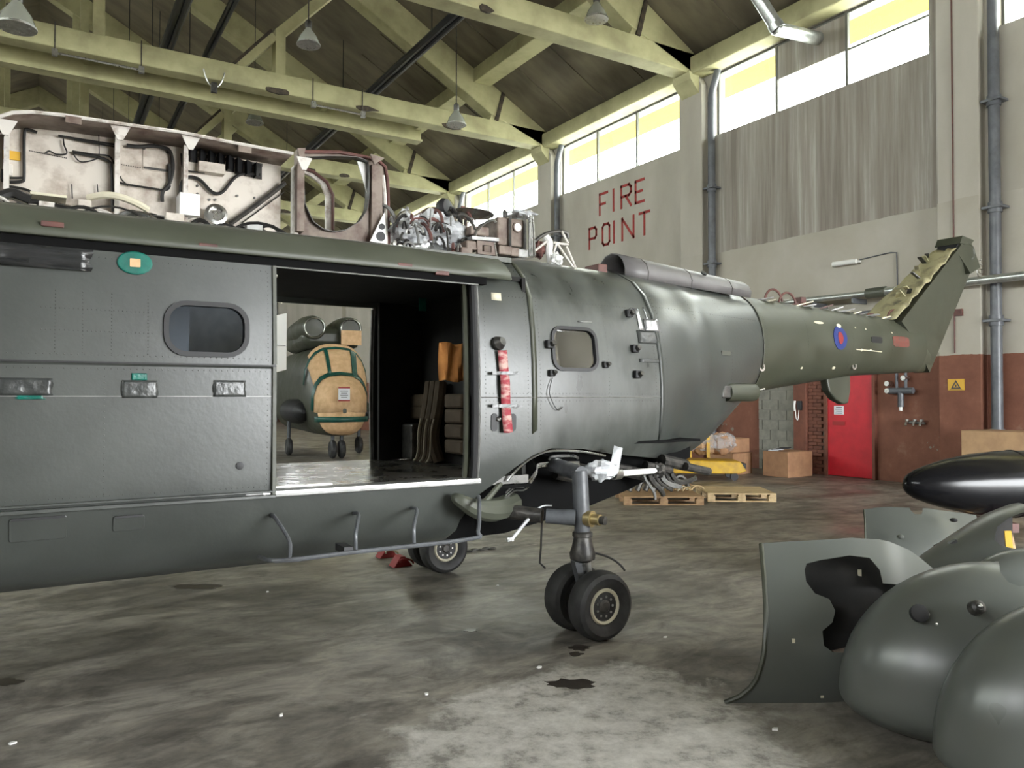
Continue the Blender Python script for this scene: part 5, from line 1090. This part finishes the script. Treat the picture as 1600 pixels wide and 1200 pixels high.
for px, py, h in ((1237, 1000, .03), (1281, 1085, .012)): p = loc(px, py, DA-.015); MB().obox(p, _r*.008, Vh*.004, (0,0,h/2)).build('chip', M['cream'], cA, smooth=0)
# B, C, G: bulbous convex cowlings
def bulb(name_label, cpx, cpy, a_px, bu_px, bl_px, d, dd, mat_, yaw=0., tail=0.):
    r0 = (cpx-800)/FPX*d; zc = EYE-(cpy-622)/FPX*d; a, bu, bl = a_px/FPX*d, bu_px/FPX*d, bl_px/FPX*d
    t = thing('cowling_dome', name_label, 'cowling', _r*r0+Vh*(d+dd*.6), 'removed cowlings on the floor'); t.location.z = 0
    def pt(u, v):
        th = math.pi*(u); ph = -math.pi/2*.98+math.pi*v*.985           # th round the front, ph from floor to crown
        cz = math.sin(ph); cr = math.cos(ph)
        z = zc+(bu if cz > 0 else bl)*cz
        return _r*(r0-a*cr*math.cos(th))+Vh*(d+dd*.55-dd*cr*math.sin(th))+Vector((0,0,max(z, .004)))
    o = MB().sheet([[pt(-.12+1.24*i/30, j/24) for i in range(31)] for j in range(25)]).build('outer_skin', M[mat_], t, smooth=60, solid=.012, soff=-1)
    return t, o, pt
tB, oB, ptB = bulb('large rounded grey cowling with notched top edge and two fasteners', 1600, 1114, 250, 220, 72, 3.64, .46, 'cowl')
cut(oB, [MB().prism([(1555,860),(1560,893),(1572,908),(1590,915),(1612,912),(1622,893),(1630,860)], lambda x, y, d: loc(x, y, d), 3.0, 4.9), MB().prism([(1437+13*math.cos(R(30*k)), 958+6*math.sin(R(30*k))) for k in range(12)], lambda x, y, d: loc(x, y, d), 3.0, 4.0)])
p = loc(1524, 947, 3.56); MB().lathe(p, -Vh+Vector((0,0,.5)), [(.034,-.03),(.032,.01),(.018,.02)], 14).build('fastener', M['darkmetal'], tB); MB().ball(p+Vector((.0,-.0,.01))-Vh*.02, .012, n=8, m=6).build('fastener_pin', M['alu'], tB)
p = loc(1437, 958, 3.64); MB().lathe(p+Vh*.02, -Vh+Vector((0,0,.5)), [(.04,-.02),(.042,.004),(.03,.006)], 14).build('fastener_cup', M['black'], tB)
p = loc(1460, 973, 3.53); MB().ball(p, .006, n=6, m=4).build('rivet', M['alu'], tB)
tC, oC, ptC = bulb('dark rounded cowling cropped by the lower right corner of the picture', 1762, 1215, 254, 266, 60, 3.05, .38, 'cowl')
tG, oG, ptG = bulb('pale rounded cowling edge behind the notched cowling', 1640, 905, 105, 46, 380, 4.35, .16, 'cowl')
# E: tapering trough-shaped fairing with yellow label inside its dark open end
e0, e1 = loc(1425, 905, 4.9), loc(1605, 850, 4.9); e0.z -= .04
cE = thing('cowling_trough', 'tapering grey fairing lying open-ended with a yellow label inside', 'cowling', ((e0.x+e1.x)/2, (e0.y+e1.y)/2, 0), 'removed cowlings on the floor')
rows = []
for k in range(15):
    an = R(-50+k*(230/14)); row = []
    for j in range(9):
        t_ = j/8; rr = .09+.145*min(1, t_*1.3)**.8; c = e0+(e1-e0)*t_+Vh*.05
        row.append(c+Vh*(-rr*1.3*math.cos(an))+Vector((0,0,rr*math.sin(an)*1.05)))
    rows.append(row)
oE = MB().sheet(rows).build('outer_skin', M['cowl'], cE, solid=.012, soff=0)
cut(oE, [MB().prism([(1551,842),(1556,822),(1575,808),(1596,800),(1640,800),(1640,880),(1590,858),(1562,852)], lambda x, y, d: loc(x, y, d), 4.0, 5.05), MB().prism([(1485+9*math.cos(R(30*k)), 845+4*math.sin(R(30*k))) for k in range(12)], lambda x, y, d: loc(x, y, d), 4.0, 4.95)])
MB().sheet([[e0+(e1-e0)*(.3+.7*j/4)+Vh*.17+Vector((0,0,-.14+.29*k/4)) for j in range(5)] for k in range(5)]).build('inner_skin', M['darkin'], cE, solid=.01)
p = loc(1573, 842, 4.92); MB().obox(p, _r*.022, Vh*.004, (-.01,0,.055)).build('yellow_label', M['yellow'], cE, smooth=0)
MB().tube([e0+Vector((.02,.05,-.1)), (e0+Vector((.05,.1,0))).to_2d().to_3d()+Vector((0,0,.01))], .03, 8).build('foot', M['darkin'], cE)
MB().tube([e1+Vector((-.02,.05,-.2)), (e1+Vector((-.02,.1,0))).to_2d().to_3d()+Vector((0,0,.01))], .03, 8).build('foot', M['darkin'], cE)
# D: low panel behind
DD = 6.4
bD = loc(1430, 868, DD)
cD = thing('engine_cowling', 'low grey cowling panel with notched top edge under the black pod', 'cowling', (bD.x, bD.y, 0), 'removed cowlings on the floor')
def ptD(u, v):
    px = 1340+210*u+30*v*(1-u); zt = interp([(0,803),(.15,797),(.5,798),(.8,806),(1,812)], u); py = 926+(zt-926)*v
    d = DD+.25*v*v-.2*math.sin(math.pi*u)*math.sin(math.pi*v*.8)
    return _r*((px-800)/FPX*DD)+Vh*d+Vector((0,0,max(.003, EYE-(py-622)/FPX*DD)))
oD = MB().sheet([[ptD(i/12, j/10) for i in range(13)] for j in range(11)]).build('outer_skin', M['cowl'], cD, solid=.012, soff=0)
cut(oD, [MB().prism([(1418,780),(1420,796),(1428,803),(1438,803),(1440,797),(1438,780)], lambda x, y, d: loc(x, y, d), 5.8, 7.0)])
MB().tube([ptD(0, j/10) for j in range(11)], .01, 6).build('edge_flange', M['skin_boom'], cD)
for px, py in ((1405, 838), (1488, 812)): p = loc(px, py, DD-.1); MB().ball(p, .03, .03, .018, n=10, m=6).build('blister', M['cowl' if px < 1450 else 'black'], cD)
# F: glossy black pod on wooden cradles
DF = 7.0; tip = loc(1412, 757, DF); axd = (_r*.985+Vh*.17-Vector((0,0,.01))).normalized()
cF = thing('black_pod', 'glossy black pointed pod resting above the cowlings', 'pod', (tip+axd*1.6).to_2d().to_3d(), None)
MB().lathe(tip, axd, [(.004,0),(.05,.012),(.09,.045),(.13,.11),(.175,.24),(.23,.44),(.275,.68),(.305,1.0),(.31,1.5),(.31,2.3),(.27,2.9),(.15,3.4),(.02,3.6)], 40).build('shell', M['blackgloss'], cF)
MB().lathe(tip+axd*1.1, axd, [(.312,-.008),(.314,0),(.312,.008)], 40).build('joint_ring', M['black'], cF)
tr = lambda dist, l: None
for dist, l in ((.85, 'low wooden cradle under the nose of the black pod'), (2.2, 'low wooden cradle under the tail of the black pod')):
    c = tip+axd*dist; t = thing('wooden_cradle', l, 'stand', (c.x, c.y, 0), 'cradles under the pod'); u_ = Vector((-axd.y, axd.x, 0)).normalized(); rr = .3
    zb = c.z-.318
    MB().obox((c.x, c.y, zb-.04), axd*.05, u_*.3, (0,0,.04)).build('saddle', M['redbrown'], t, smooth=0)
    for s in (-1, 1): MB().beam(Vector((c.x, c.y, zb-.08))+u_*.2*s, Vector((c.x, c.y, 0))+u_*.32*s, .07, .07, axd).build('leg', M['wood2'], t, smooth=0)
    MB().obox((c.x, c.y, .2), axd*.03, u_*.28, (0,0,.04)).build('cross_bar', M['wood2'], t, smooth=0)
# little scraps on the floor
for px, py, l in ((418, 925, 'white scrap on the floor below the front end of the foot rail'), (843, 1043, 'white scrap left of the oil stains before the twin wheels'), (1040, 996, 'white scrap just right of the twin wheels'),
                  (667, 1085, 'white scrap at the left edge of the pale worn patch'), (778, 915, 'pale scrap between the far wheel and the near wheels'), (439, 1118, 'white scrap in the lower left foreground of the floor'),
                  (18, 1162, 'white scrap in the bottom left corner of the floor'), (1211, 1140, 'white scrap in front of the ragged cowling')):
    p = at(px, py, 'z', .002); m = MB(); n = 6
    m.prism([(.011*math.cos(k)*(.6+random.random()), .011*math.sin(k)*(.6+random.random())) for k in range(n)], lambda a, b, d: (p.x+a*1.3, p.y+b, d), .001, .008)
    m.build('litter_scrap', M['whitepl'], None, smooth=0, loc=(p.x, p.y, 0), label=l, category='litter', group='white scraps on the floor')

# fine rivet rows on the skin: far too many and too small to pick out singly
def rivets(name, parent, pts, r=.0032):
    m = MB()
    for p in pts: m.add([(p[0]-r, p[1], p[2]), (p[0], p[1], p[2]-r), (p[0]+r, p[1], p[2]), (p[0], p[1], p[2]+r), (p[0], p[1]-r*.7, p[2])], [(0,1,4),(1,2,4),(2,3,4),(3,0,4)])
    m.build(name, M['darkmetal'], parent, smooth=0, kind='stuff')
dz = lambda x, z: doorpt(x, z, OFF+.0005 if z > 1.8 else OFF-.0115)
rp = [dz(-1.5+.03*i, z) for i in range(88) for z in (2.34, 1.84, 1.77, 1.12)]+[dz(x, 1.83+.025*k) for x in (1.12, -.35) for k in range(21)]
rp += [dz(.02+.02*i, z) for i in range(26) for z in (2.07, 1.96)]+[dz(x, 1.85+.018*k) for x in (.08, .2, .33, .5) for k in range(18)]+[dz(x, 1.13+.03*k) for x in (1.12, .3, -.5) for k in range(21)]
rivets('rivet_rows', door, rp)
sk = lambda x, z: (x, CY-side(x, z)-.001, z)
rp = [sk(x, 1.35+.028*k) for x in (2.56, 2.90, 3.0, 3.62, 4.09) for k in range(44)]+[sk(2.56+.03*i, z) for i in range(52) for z in (1.62+.03, 1.60, 2.32)]
rivets('rivet_rows', heli, rp)
rp = [sk(x, 1.45+.03*k) for x in (4.21, 4.7, 5.2) for k in range(36)]+[sk(4.2+.04*i, 2.35-.0*i) for i in range(40)]+[sk(x, 1.8+.03*k) for x in (5.92, 6.6, 7.4, 8.2) for k in range(22)]
rivets('rivet_rows', heli, rp)
